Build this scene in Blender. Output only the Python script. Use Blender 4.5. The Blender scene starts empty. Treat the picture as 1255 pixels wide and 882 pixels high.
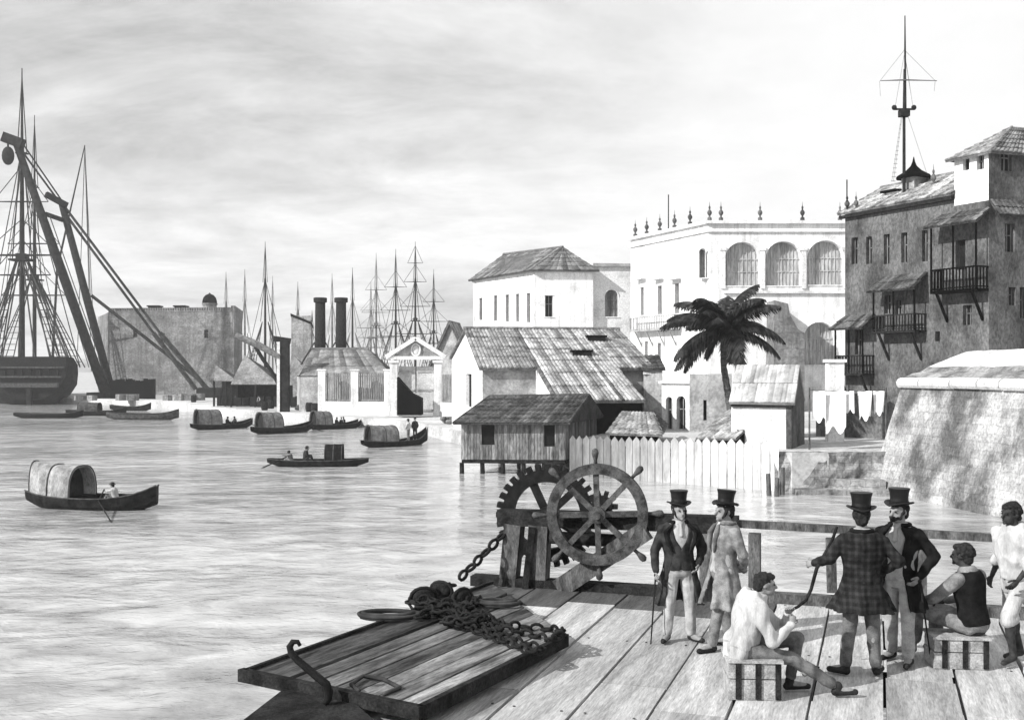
import bpy, bmesh, math, random
from mathutils import Vector, Matrix, noise
R = math.radians
random.seed(7)
scene = bpy.context.scene
COL = scene.collection
# ---------------------------------------------------------------- camera geometry (used to lay out the place in metres)
F, CX, HY, EYE = 1345.0, 627.5, 455.0, 6.8
V = lambda *a: Vector(a)
def W(px, py, d):                      # point at distance d seen in direction (px,py)
    return Vector(((px-CX)/F*d, d, EYE-(py-HY)/F*d))
def G(px, py, z=0.0):                  # point on the level z
    return W(px, py, (EYE-z)*F/(py-HY))
ORG = {}
# ---------------------------------------------------------------- materials
MATS = {}
def mat(name, lo, hi=None, scale=3.0, grain=20.0, gamt=0.35, rough=0.9, bump=0.15, stretch=(1,1,1), tone=False, spec=0.06, trot=None, courses=None, streak=0.0, pos=(0.36,0.64), spots=0.0, plaid=False, metal=0.0):
    if hi is None: hi = lo*1.3
    m = bpy.data.materials.new(name); m.use_nodes = True
    nt = m.node_tree; N = nt.nodes; L = nt.links
    b = N['Principled BSDF']
    b.inputs['Roughness'].default_value = rough
    b.inputs['Specular IOR Level'].default_value = spec
    b.inputs['Metallic'].default_value = metal
    tc = N.new('ShaderNodeTexCoord'); mp = N.new('ShaderNodeMapping')
    mp.inputs['Scale'].default_value = stretch
    if trot is not None:
        mp.vector_type='TEXTURE'; mp.inputs['Rotation'].default_value=(0,0,trot[0]); mp.inputs['Scale'].default_value=(1,trot[1],1)
    L.new(tc.outputs['Object'], mp.inputs['Vector'])
    n1 = N.new('ShaderNodeTexNoise'); n1.inputs['Scale'].default_value = scale; n1.inputs['Detail'].default_value = 7; n1.inputs['Roughness'].default_value = 0.6
    L.new(mp.outputs['Vector'], n1.inputs['Vector'])
    r1 = N.new('ShaderNodeValToRGB')
    r1.color_ramp.elements[0].position = pos[0]; r1.color_ramp.elements[1].position = pos[1]
    r1.color_ramp.elements[0].color = (lo,lo,lo,1); r1.color_ramp.elements[1].color = (hi,hi,hi,1)
    L.new(n1.outputs['Fac'], r1.inputs['Fac'])
    n2 = N.new('ShaderNodeTexNoise'); n2.inputs['Scale'].default_value = grain; n2.inputs['Detail'].default_value = 3; n2.inputs['Roughness'].default_value = 0.7
    L.new(mp.outputs['Vector'], n2.inputs['Vector'])
    mr = N.new('ShaderNodeMapRange')
    mr.inputs[1].default_value = 0.3; mr.inputs[2].default_value = 0.7; mr.inputs[3].default_value = 1-gamt; mr.inputs[4].default_value = 1+gamt
    L.new(n2.outputs['Fac'], mr.inputs[0])
    def mul(a, bb):
        x = N.new('ShaderNodeMix'); x.data_type = 'RGBA'; x.blend_type = 'MULTIPLY'; x.inputs[0].default_value = 1.0
        L.new(a, x.inputs[6]); L.new(bb, x.inputs[7]); return x.outputs[2]
    c = mul(r1.outputs['Color'], mr.outputs[0])
    if spots > 0:
        n3 = N.new('ShaderNodeTexNoise'); n3.inputs['Scale'].default_value = scale*2.3; n3.inputs['Detail'].default_value = 9; n3.inputs['Roughness'].default_value = 0.75
        L.new(mp.outputs['Vector'], n3.inputs['Vector'])
        r3 = N.new('ShaderNodeValToRGB'); r3.color_ramp.elements[0].position = 0.30; r3.color_ramp.elements[1].position = 0.42
        k = 1-spots
        r3.color_ramp.elements[0].color = (k,k,k,1); r3.color_ramp.elements[1].color = (1,1,1,1)
        L.new(n3.outputs['Fac'], r3.inputs['Fac']); c = mul(c, r3.outputs['Color'])
    if streak > 0:
        mps = N.new('ShaderNodeMapping'); mps.inputs['Scale'].default_value = (1.6,1.6,.12); L.new(tc.outputs['Object'], mps.inputs['Vector'])
        n4 = N.new('ShaderNodeTexNoise'); n4.inputs['Scale'].default_value = 1.0; n4.inputs['Detail'].default_value = 6; n4.inputs['Roughness'].default_value = .65
        L.new(mps.outputs['Vector'], n4.inputs['Vector'])
        r4 = N.new('ShaderNodeValToRGB'); r4.color_ramp.elements[0].position = .34; r4.color_ramp.elements[1].position = .52
        k = 1-streak; r4.color_ramp.elements[0].color = (k,k,k,1); r4.color_ramp.elements[1].color = (1,1,1,1)
        L.new(n4.outputs['Fac'], r4.inputs['Fac']); c = mul(c, r4.outputs['Color'])
    cb = None
    if courses is not None:
        axn, rh, dark = courses
        sp = N.new('ShaderNodeSeparateXYZ'); L.new(tc.outputs['Object'], sp.inputs[0])
        cmb = N.new('ShaderNodeCombineXYZ'); L.new(sp.outputs[axn], cmb.inputs[0]); L.new(sp.outputs['Z'], cmb.inputs[1])
        nd = N.new('ShaderNodeTexNoise'); nd.inputs['Scale'].default_value = 1.5; nd.inputs['Detail'].default_value = 4; L.new(tc.outputs['Object'], nd.inputs['Vector'])
        mx = N.new('ShaderNodeMix'); mx.data_type='RGBA'; mx.blend_type='LINEAR_LIGHT'; mx.inputs[0].default_value = .12; L.new(cmb.outputs[0], mx.inputs[6]); L.new(nd.outputs['Color'], mx.inputs[7])
        br = N.new('ShaderNodeTexBrick'); br.inputs['Scale'].default_value = 1.0; br.inputs['Row Height'].default_value = rh; br.inputs['Brick Width'].default_value = rh*2.1
        br.inputs['Mortar Size'].default_value = rh*.06; br.inputs['Mortar Smooth'].default_value = .6
        br.inputs['Color1'].default_value = (1,1,1,1); br.inputs['Color2'].default_value = (.72,.72,.72,1); br.inputs['Mortar'].default_value = (dark,dark,dark,1)
        L.new(mx.outputs[2], br.inputs['Vector']); c = mul(c, br.outputs['Color']); cb = br
    if tone:
        at = N.new('ShaderNodeAttribute'); at.attribute_name = 'tone'
        c = mul(c, at.outputs['Color'])
    if plaid:
        for ax in ('X','Z'):
            w = N.new('ShaderNodeTexWave'); w.bands_direction = ax; w.inputs['Scale'].default_value = 5.5 if ax=='X' else 4.5
            L.new(tc.outputs['Object'], w.inputs['Vector'])
            rr = N.new('ShaderNodeValToRGB'); rr.color_ramp.elements[0].position=0.35; rr.color_ramp.elements[1].position=0.8
            rr.color_ramp.elements[0].color=(.84,.84,.84,1); rr.color_ramp.elements[1].color=(1.25,1.25,1.25,1)
            L.new(w.outputs['Fac'], rr.inputs['Fac']); c = mul(c, rr.outputs['Color'])
    L.new(c, b.inputs['Base Color'])
    if bump > 0:
        bp = N.new('ShaderNodeBump'); bp.inputs['Strength'].default_value = min(1,bump*2.5); bp.inputs['Distance'].default_value = 0.4/grain
        L.new(n2.outputs['Fac'], bp.inputs['Height']); L.new(bp.outputs['Normal'], b.inputs['Normal'])
    MATS[name] = m
    return m
# ---------------------------------------------------------------- mesh builder
class MB:
    def __init__(s): s.v=[]; s.f=[]; s.t=[]; s.tone=1.0
    def add(s, vs, fs):
        o=len(s.v); s.v += [Vector(p) for p in vs]; s.t += [s.tone]*len(vs)
        s.f += [tuple(i+o for i in f) for f in fs]
    def hexa(s, b, t):                 # two quads (same winding)
        s.add(list(b)+list(t), [(3,2,1,0),(4,5,6,7),(0,1,5,4),(1,2,6,5),(2,3,7,6),(3,0,4,7)])
    def box(s, c, size, M=None):
        x,y,z=[k/2 for k in size]
        vs=[V(-x,-y,-z),V(x,-y,-z),V(x,y,-z),V(-x,y,-z),V(-x,-y,z),V(x,-y,z),V(x,y,z),V(-x,y,z)]
        if M: vs=[M@p for p in vs]
        vs=[p+Vector(c) for p in vs]; s.hexa(vs[:4],vs[4:])
    def beam(s, p0, p1, w, h, up=(0,0,1)):
        p0,p1=Vector(p0),Vector(p1); d=(p1-p0).normalized(); u=Vector(up)
        if abs(d.dot(u))>.98: u=V(0,1,0)
        a=d.cross(u).normalized()*w/2; b=a.cross(d).normalized()*h/2
        s.hexa([p0-a-b,p0+a-b,p0+a+b,p0-a+b],[p1-a-b,p1+a-b,p1+a+b,p1-a+b])
    def prism(s, poly, vec):
        n=len(poly); vec=Vector(vec); b=[Vector(p) for p in poly]
        s.add(b+[p+vec for p in b], [tuple(range(n-1,-1,-1)), tuple(range(n,2*n))]+[(i,(i+1)%n,(i+1)%n+n,i+n) for i in range(n)])
    def tube(s, pts, rad, n=8, caps=True, closed=False):
        pts=[Vector(p) for p in pts]; m=len(pts)
        if not hasattr(rad,'__len__'): rad=[rad]*m
        o=len(s.v); prev=None; vs=[]
        for i,p in enumerate(pts):
            if closed: d=pts[(i+1)%m]-pts[i-1]
            else: d=pts[min(i+1,m-1)]-pts[max(i-1,0)]
            if d.length<1e-9: d=V(0,0,1)
            d.normalize()
            if prev is None:
                a=d.cross(V(0,0,1)) if abs(d.z)<.95 else d.cross(V(0,1,0))
            else: a=prev-d*prev.dot(d)
            a.normalize(); prev=a; b=d.cross(a)
            vs+=[p+(a*math.cos(2*math.pi*k/n)+b*math.sin(2*math.pi*k/n))*rad[i] for k in range(n)]
        fs=[]
        for i in range(m if closed else m-1):
            j=(i+1)%m
            for k in range(n):
                k2=(k+1)%n; fs.append((i*n+k,i*n+k2,j*n+k2,j*n+k))
        if caps and not closed:
            fs.append(tuple(range(n-1,-1,-1))); fs.append(tuple((m-1)*n+k for k in range(n)))
        s.add(vs,fs)
    def cyl(s,p0,p1,r0,r1=None,n=10): s.tube([p0,p1],[r0,r0 if r1 is None else r1],n)
    def ell(s,c,r,M=None,nu=12,nv=8):
        vs=[];c=Vector(c)
        if not hasattr(r,'__len__'): r=(r,r,r)
        pts=[V(0,0,-r[2])]
        for j in range(1,nv):
            th=-math.pi/2+math.pi*j/nv
            for i in range(nu):
                ph=2*math.pi*i/nu
                pts.append(V(r[0]*math.cos(th)*math.cos(ph),r[1]*math.cos(th)*math.sin(ph),r[2]*math.sin(th)))
        pts.append(V(0,0,r[2]))
        if M: pts=[M@p for p in pts]
        fs=[]
        for i in range(nu):
            fs.append((0,1+(i+1)%nu,1+i)); e=len(pts)-1; b=1+(nv-2)*nu
            fs.append((e,b+i,b+(i+1)%nu))
        for j in range(nv-2):
            for i in range(nu):
                a=1+j*nu; fs.append((a+i,a+(i+1)%nu,a+nu+(i+1)%nu,a+nu+i))
        s.add([c+p for p in pts],fs)
    def cap(s,p0,p1,r0,r1,n=10):        # tapered capsule
        p0,p1=Vector(p0),Vector(p1)
        s.ell(p0,r0,None,n,6); s.ell(p1,r1,None,n,6)
        if (p1-p0).length>1e-5: s.tube([p0,p1],[r0,r1],n)
    def lathe(s,prof,c,n=12,M=None):    # prof: (r,z) bottom to top
        c=Vector(c); vs=[];fs=[];m=len(prof)
        for r,z in prof:
            for k in range(n):
                a=2*math.pi*k/n; p=V(r*math.cos(a),r*math.sin(a),z)
                if M: p=M@p
                vs.append(c+p)
        for i in range(m-1):
            for k in range(n):
                k2=(k+1)%n; fs.append((i*n+k,i*n+k2,(i+1)*n+k2,(i+1)*n+k))
        fs.append(tuple(range(n-1,-1,-1))); fs.append(tuple((m-1)*n+k for k in range(n)))
        s.add(vs,fs)
    def mesh(s,name,org=V(0,0,0)):
        me=bpy.data.meshes.new(name)
        me.from_pydata([tuple(p-org) for p in s.v],[],s.f)
        if any(t!=1.0 for t in s.t):
            a=me.color_attributes.new('tone','FLOAT_COLOR','POINT')
            buf=[]
            for t in s.t: buf+=[t,t,t,1.0]
            a.data.foreach_set('color',buf)
        return me
    def build(s,name,m,parent=None,org=None,smooth=False):
        if parent is not None: org=ORG.get(parent.name,V(0,0,0))
        elif org is None:
            lo=[min(p[i] for p in s.v) for i in range(3)]; hi=[max(p[i] for p in s.v) for i in range(3)]
            org=V((lo[0]+hi[0])/2,(lo[1]+hi[1])/2,lo[2])
        me=s.mesh(name,Vector(org))
        return link(name,me,m,parent,Vector(org),smooth)
def link(name,me,m,parent=None,org=V(0,0,0),smooth=False):
    o=bpy.data.objects.new(name,me); COL.objects.link(o)
    me.materials.append(MATS[m] if isinstance(m,str) else m)
    if parent is not None: o.parent=parent
    else: o.location=org
    ORG[o.name]=Vector(org)
    if smooth: me.polygons.foreach_set('use_smooth',[True]*len(me.polygons))
    return o
def tag(o,label=None,cat=None,group=None,kind=None):
    if label: o['label']=label
    if cat: o['category']=cat
    if group: o['group']=group
    if kind: o['kind']=kind
    return o
def empty(name,loc,label,cat,group=None,rz=0.0,local=False):
    o=bpy.data.objects.new(name,None); COL.objects.link(o); o.empty_display_size=.2
    o.location=loc; o.rotation_euler=(0,0,rz)
    ORG[o.name]=V(0,0,0) if local else Vector(loc)
    return tag(o,label,cat,group)
def copy_tree(o,parent=None):
    c=o.copy(); COL.objects.link(c); ORG[c.name]=ORG.get(o.name,V(0,0,0))
    if parent is not None: c.parent=parent
    for ch in [k for k in CH(o)]: copy_tree(ch,c)
    return c
def CH(o): return [k for k in bpy.data.objects if k.parent==o]
def remeshed(mb,vox,it=3):
    me=mb.mesh('tmp'); o=bpy.data.objects.new('tmp',me); COL.objects.link(o)
    r=o.modifiers.new('r','REMESH'); r.mode='VOXEL'; r.voxel_size=vox
    sm=o.modifiers.new('s','SMOOTH'); sm.iterations=it; sm.factor=.5
    dg=bpy.context.evaluated_depsgraph_get(); dg.update()
    me2=bpy.data.meshes.new_from_object(o.evaluated_get(dg))
    bpy.data.objects.remove(o); bpy.data.meshes.remove(me)
    return me2
# ---------------------------------------------------------------- material list (grey values only: the place is known from a monochrome print)
mat('skin_pale',.19,.27,scale=20,grain=120,gamt=.08,bump=.02,rough=.6)
mat('skin_dark',.025,.05,scale=20,grain=120,gamt=.1,bump=.02,rough=.5)
mat('hair_dark',.012,.03,scale=40,grain=220,gamt=.4,bump=.5)
mat('hair_brown',.03,.08,scale=40,grain=220,gamt=.4,bump=.5)
mat('hat_black',.004,.011,scale=8,grain=90,gamt=.2,rough=.5,spec=.25,bump=.03)
mat('cloth_black',.005,.015,scale=9,grain=130,gamt=.3,bump=.2)
mat('cloth_dark',.014,.045,scale=9,grain=130,gamt=.3,bump=.2)
mat('cloth_mid',.07,.17,scale=8,grain=120,gamt=.3,bump=.2)
mat('cloth_grey',.10,.26,scale=8,grain=120,gamt=.3,bump=.2)
mat('cloth_light',.24,.42,scale=8,grain=120,gamt=.2,bump=.2)
mat('cloth_white',.30,.50,scale=6,grain=60,gamt=.15,bump=.3,stretch=(1,1,.3))
mat('linen',.72,.85,scale=3,grain=30,gamt=.08,bump=.15)
mat('cloth_plaid',.010,.026,scale=9,grain=130,gamt=.3,bump=.2,plaid=True)
mat('leather',.012,.03,scale=9,grain=90,gamt=.2,rough=.5)
mat('deck_wood',.26,.47,scale=5,grain=44,gamt=.3,bump=.5,tone=True,spots=.22,trot=(-R(18.5),9))
mat('wet_wood',.035,.17,scale=5,grain=36,gamt=.5,bump=.5,tone=True,spots=.6,trot=(-R(29),7))
mat('dark_wood',.008,.03,scale=4,grain=30,gamt=.5,bump=.4)
mat('post_wood',.035,.13,scale=6,grain=45,gamt=.5,bump=.45,stretch=(1,1,.35))
mat('wheel_wood',.025,.10,scale=7,grain=60,gamt=.45,bump=.35)
mat('iron',.005,.016,scale=8,grain=60,gamt=.4,rough=.75,bump=.3,spec=.15)
mat('crate_wood',.2,.42,scale=6,grain=50,gamt=.4,bump=.3)
mat('plaster_white',.52,.78,scale=.45,grain=7,gamt=.2,bump=.15,pos=(.28,.5),spots=.2,streak=.28)
mat('plaster_old',.36,.7,scale=.35,grain=6,gamt=.25,bump=.25,spots=.45,pos=(.3,.5))
mat('plaster_grey',.2,.42,scale=.6,grain=5,gamt=.3,bump=.2)
mat('stone_dark',.05,.145,scale=.5,grain=6,gamt=.5,bump=.3,stretch=(1,1,.6),spots=.35)
mat('stone_fort',.15,.28,scale=.15,grain=2.5,gamt=.45,bump=.2,courses=('X',.9,.7),streak=.3)
mat('stone_bastion',.12,.50,scale=.26,grain=7,gamt=.4,bump=.7,spots=.6,pos=(.42,.58),stretch=(1,1,.8),courses=('Y',.42,.66),streak=.12)
mat('stone_quay',.12,.42,scale=.8,grain=6,gamt=.35,bump=.4,spots=.5,courses=('X',.4,.55))
mat('parapet_stone',.26,.56,scale=.5,grain=7,gamt=.25,bump=.5,spots=.5,pos=(.25,.5))
mat('ground_sand',.3,.58,scale=.15,grain=3,gamt=.3,bump=.1)
mat('roof_tile',.11,.30,scale=1.2,grain=6,gamt=.4,bump=.35,tone=True)
mat('roof_dark',.04,.11,scale=1.0,grain=6,gamt=.5,bump=.35,tone=True)
mat('roof_far',.10,.2,scale=.7,grain=4,gamt=.4,bump=.2,tone=True)
mat('roof_pale',.26,.48,scale=.9,grain=6,gamt=.18,bump=.3,tone=True,spots=.3)
mat('plank_grey',.10,.24,scale=2.5,grain=10,gamt=.4,bump=.35,stretch=(1,1,.2),tone=True)
mat('plank_light',.16,.34,scale=2,grain=9,gamt=.3,bump=.3,stretch=(1,1,.25),tone=True)
mat('plank_white',.42,.68,scale=2,grain=9,gamt=.15,bump=.3,stretch=(1,1,.25),tone=True)
mat('opening',.006,.016,scale=1,grain=5,gamt=.3,bump=0,rough=.7)
mat('shutter',.10,.26,scale=1.5,grain=8,gamt=.4,bump=.3,stretch=(1,1,.2))
mat('lattice',.26,.5,scale=1.2,grain=8,gamt=.4,bump=.3,stretch=(1,1,.15))
mat('boat_dark',.006,.022,scale=3,grain=14,gamt=.4,bump=.2)
mat('boat_wood',.03,.09,scale=3,grain=14,gamt=.4,bump=.2)
mat('matting',.16,.36,scale=2.5,grain=14,gamt=.35,bump=.4,stretch=(1,1,.5))
mat('matting_grey',.10,.24,scale=2.5,grain=14,gamt=.35,bump=.4)
mat('inner_dark',.012,.03,scale=3,grain=14,gamt=.4,bump=0)
mat('spar',.008,.03,scale=1.5,grain=8,gamt=.4,bump=.1)
mat('spar_far',.10,.18,scale=1.5,grain=8,gamt=.3,bump=0)  # spar paled so the colour itself carries distance haze
mat('rope',.02,.06,scale=1.5,grain=8,gamt=.3,bump=0)
mat('rope_far',.18,.28,scale=1.5,grain=8,gamt=.2,bump=0)  # rope paled the same way, haze painted into its grey
mat('frond',.008,.035,scale=1.5,grain=9,gamt=.5,bump=0,rough=.55,tone=True)
mat('palm_trunk',.05,.14,scale=3,grain=16,gamt=.4,bump=.5,stretch=(1,1,3))
mat('pale_wood',.5,.72,scale=2,grain=9,gamt=.25,bump=.2)
SET_EXP=0.68; SET_SUN=4.0; SET_SKY=0.1; SET_CW=7.0; SET_CG=2.9; SET_WAVE=.17; SET_WLO=.16; SET_WHI=.50; SET_HAZE=.00035
# ---------------------------------------------------------------- camera, sky, sun
cam=bpy.data.cameras.new('Camera'); co=bpy.data.objects.new('camera',cam); COL.objects.link(co)
co.location=(0,0,EYE); co.rotation_euler=(R(90),0,0)
cam.sensor_width=36; cam.lens=F/1255*36; cam.shift_y=(HY-441)/1255; cam.clip_start=.1; cam.clip_end=20000
scene.camera=co
scene.view_settings.view_transform='Standard'; scene.view_settings.look='None'; scene.view_settings.gamma=1.0
scene.view_settings.exposure=SET_EXP
LD=V(.86,.50,-.62).normalized()           # direction the sunlight travels
sun=bpy.data.lights.new('Sun','SUN'); sun.energy=SET_SUN; sun.angle=R(.6); sun.color=(1,.995,.985)
so=bpy.data.objects.new('sun',sun); COL.objects.link(so)
so.rotation_euler=LD.to_track_quat('-Z','Y').to_euler(); so.location=(-30,-20,40)
w=bpy.data.worlds.new('World'); scene.world=w; w.use_nodes=True
nt=w.node_tree; N=nt.nodes; L=nt.links
bg=N['Background']; bg.inputs['Strength'].default_value=SET_SKY
st=N.new('ShaderNodeTexSky'); st.sky_type='NISHITA'; st.sun_disc=False
S=-LD; st.sun_elevation=math.asin(S.z); st.sun_rotation=math.atan2(S.x,S.y)
st.air_density=1.0; st.dust_density=2.0
bw=N.new('ShaderNodeRGBToBW'); L.new(st.outputs[0],bw.inputs[0])
tc=N.new('ShaderNodeTexCoord')
sep=N.new('ShaderNodeSeparateXYZ'); L.new(tc.outputs['Generated'],sep.inputs[0])
def math_(op,a,b=None,c=None):
    n=N.new('ShaderNodeMath'); n.operation=op
    for i,x in enumerate((a,b,c)):
        if x is None: continue
        if isinstance(x,(int,float)): n.inputs[i].default_value=x
        else: L.new(x,n.inputs[i])
    return n.outputs[0]
# clouds live on a high flat layer: direction divided by its height above the horizon
zz=math_('ADD',math_('MAXIMUM',sep.outputs['Z'],0.0),0.22)
comb=N.new('ShaderNodeCombineXYZ'); L.new(math_('DIVIDE',sep.outputs['X'],zz),comb.inputs[0]); L.new(math_('DIVIDE',sep.outputs['Y'],zz),comb.inputs[1])
def cn(scale,det,rough,off,sx=1,sy=1):
    mp=N.new('ShaderNodeMapping'); mp.inputs['Scale'].default_value=(sx,sy,1); mp.inputs['Location'].default_value=off; L.new(comb.outputs[0],mp.inputs[0])
    n=N.new('ShaderNodeTexNoise'); n.inputs['Scale'].default_value=scale; n.inputs['Detail'].default_value=det; n.inputs['Roughness'].default_value=rough
    n.inputs['Distortion'].default_value=.4
    L.new(mp.outputs[0],n.inputs['Vector']); return n.outputs['Fac']
c1=cn(1.0,10,.66,(3.1,1.7,0),.8,1); c2=cn(3.4,9,.66,(9.2,4.4,0),.8,1.1)
mix=math_('ADD',math_('MULTIPLY',c1,.7),math_('MULTIPLY',c2,.3))
rp=N.new('ShaderNodeValToRGB'); rp.color_ramp.elements[0].position=.34; rp.color_ramp.elements[1].position=.585
rp.color_ramp.elements[0].color=(0,0,0,1); rp.color_ramp.elements[1].color=(1,1,1,1); L.new(mix,rp.inputs[0])
# the cloud bank is thicker and greyer over the harbour (west) side
az=math_('DIVIDE',sep.outputs['X'],math_('MAXIMUM',sep.outputs['Y'],.05))
west=N.new('ShaderNodeMapRange'); west.inputs[1].default_value=.34; west.inputs[2].default_value=-.14; west.inputs[3].default_value=0.16; west.inputs[4].default_value=1.0; west.interpolation_type='SMOOTHSTEP'
L.new(az,west.inputs[0])
# grey = shaded cloud, white = lit cloud ; the clear part comes from the sky texture
inv=math_('SUBTRACT',1.0,rp.outputs[0])
g=math_('MULTIPLY',inv,west.outputs[0])
cl=N.new('ShaderNodeMapRange'); cl.inputs[1].default_value=0; cl.inputs[2].default_value=1; cl.inputs[3].default_value=SET_CW; cl.inputs[4].default_value=SET_CG
L.new(g,cl.inputs[0])
fin=math_('ADD',math_('MULTIPLY',bw.outputs[0],.12),math_('MULTIPLY',cl.outputs[0],.88))
rgb=N.new('ShaderNodeCombineColor'); 
for i in range(3): L.new(fin,rgb.inputs[i])
L.new(rgb.outputs[0],bg.inputs['Color'])
# ---------------------------------------------------------------- water
m=bpy.data.materials.new('water'); m.use_nodes=True; MATS['water']=m
nt2=m.node_tree; N2=nt2.nodes; L2=nt2.links; b=N2['Principled BSDF']
b.inputs['Roughness'].default_value=.10; b.inputs['Specular IOR Level'].default_value=.5; b.inputs['IOR'].default_value=1.33
tc2=N2.new('ShaderNodeTexCoord')
def wn(scale,sx,sy,det=5,rough=.55,rot=0):
    mp=N2.new('ShaderNodeMapping'); mp.inputs['Scale'].default_value=(sx,sy,1); mp.inputs['Rotation'].default_value=(0,0,rot); L2.new(tc2.outputs['Object'],mp.inputs[0])
    n=N2.new('ShaderNodeTexNoise'); n.inputs['Scale'].default_value=scale; n.inputs['Detail'].default_value=det; n.inputs['Roughness'].default_value=rough; n.inputs['Distortion'].default_value=.5
    L2.new(mp.outputs[0],n.inputs['Vector']); return n.outputs['Fac']
def wm(op,a,bb):
    n=N2.new('ShaderNodeMath'); n.operation=op
    for i,x in enumerate((a,bb)):
        if isinstance(x,(int,float)): n.inputs[i].default_value=x
        else: L2.new(x,n.inputs[i])
    return n.outputs[0]
h=wm('ADD',wm('MULTIPLY',wn(1,.34,.5,5,.55,.1),1.0),wm('ADD',wm('MULTIPLY',wn(1,.09,.14,3,.5,-.2),2.4),wm('MULTIPLY',wn(1,1.2,1.6,4,.6,-.08),.34)))
bp=N2.new('ShaderNodeBump'); bp.inputs['Strength'].default_value=1; bp.inputs['Distance'].default_value=SET_WAVE
L2.new(h,bp.inputs['Height']); L2.new(bp.outputs[0],b.inputs['Normal'])
rw=N2.new('ShaderNodeValToRGB'); rw.color_ramp.elements[0].position=.38; rw.color_ramp.elements[1].position=.58
rw.color_ramp.elements[0].color=(SET_WLO,)*3+(1,); rw.color_ramp.elements[1].color=(SET_WHI,)*3+(1,)
L2.new(wm('ADD',wm('MULTIPLY',wn(1,.02,.05,6,.6,.03),.55),wm('MULTIPLY',wn(1,.5,.6,5,.6,.1),.45)),rw.inputs[0]); L2.new(rw.outputs[0],b.inputs['Base Color'])
mb=MB(); mb.add([V(-4000,-300,0),V(4000,-300,0),V(4000,9000,0),V(-4000,9000,0)],[(0,1,2,3)])
o=mb.build('water','water',org=V(0,0,0)); tag(o,'broad harbour water with pale horizontal ripples','water',kind='structure')
# ---------------------------------------------------------------- land
QZ,YZ=1.2,2.2
def slab(name,pts,z,m,zb=-1.5):
    mb=MB(); n=len(pts); top=[V(p[0],p[1],z) for p in pts]; bot=[V(p[0],p[1],zb) for p in pts]
    mb.add(top+bot,[tuple(range(n))]+[(i,i+n,(i+1)%n+n,(i+1)%n) for i in range(n)])
    return mb.build(name,m,org=V(0,0,0))
sh=[G(x,y,QZ) for x,y in ((-80,487),(60,487),(150,490),(215,492.5),(260,499),(330,504),(400,509),(470,513),(520,519),(565,529))]
pts=[(p.x,p.y) for p in sh]+[(-3.0,88),(3.2,83),(9,82),(60,82),(300,120),(330,420),(-20,420),(-40,290),(-150,290),(-150,sh[0].y)]
o=slab('quay_ground',pts,QZ,'ground_sand'); tag(o,'pale sandy quay along the far side of the harbour','quay',kind='structure')
pts=[(3.9,72.6),(15.2,63.0),(15.9,62.3),(21.3,62.5),(25.5,57),(80,56),(140,100),(140,135),(22,135),(9,100),(7.2,83)]
o=slab('yard_ground',pts,YZ,'ground_sand'); tag(o,'raised yard behind the fence','ground',kind='structure')
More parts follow.
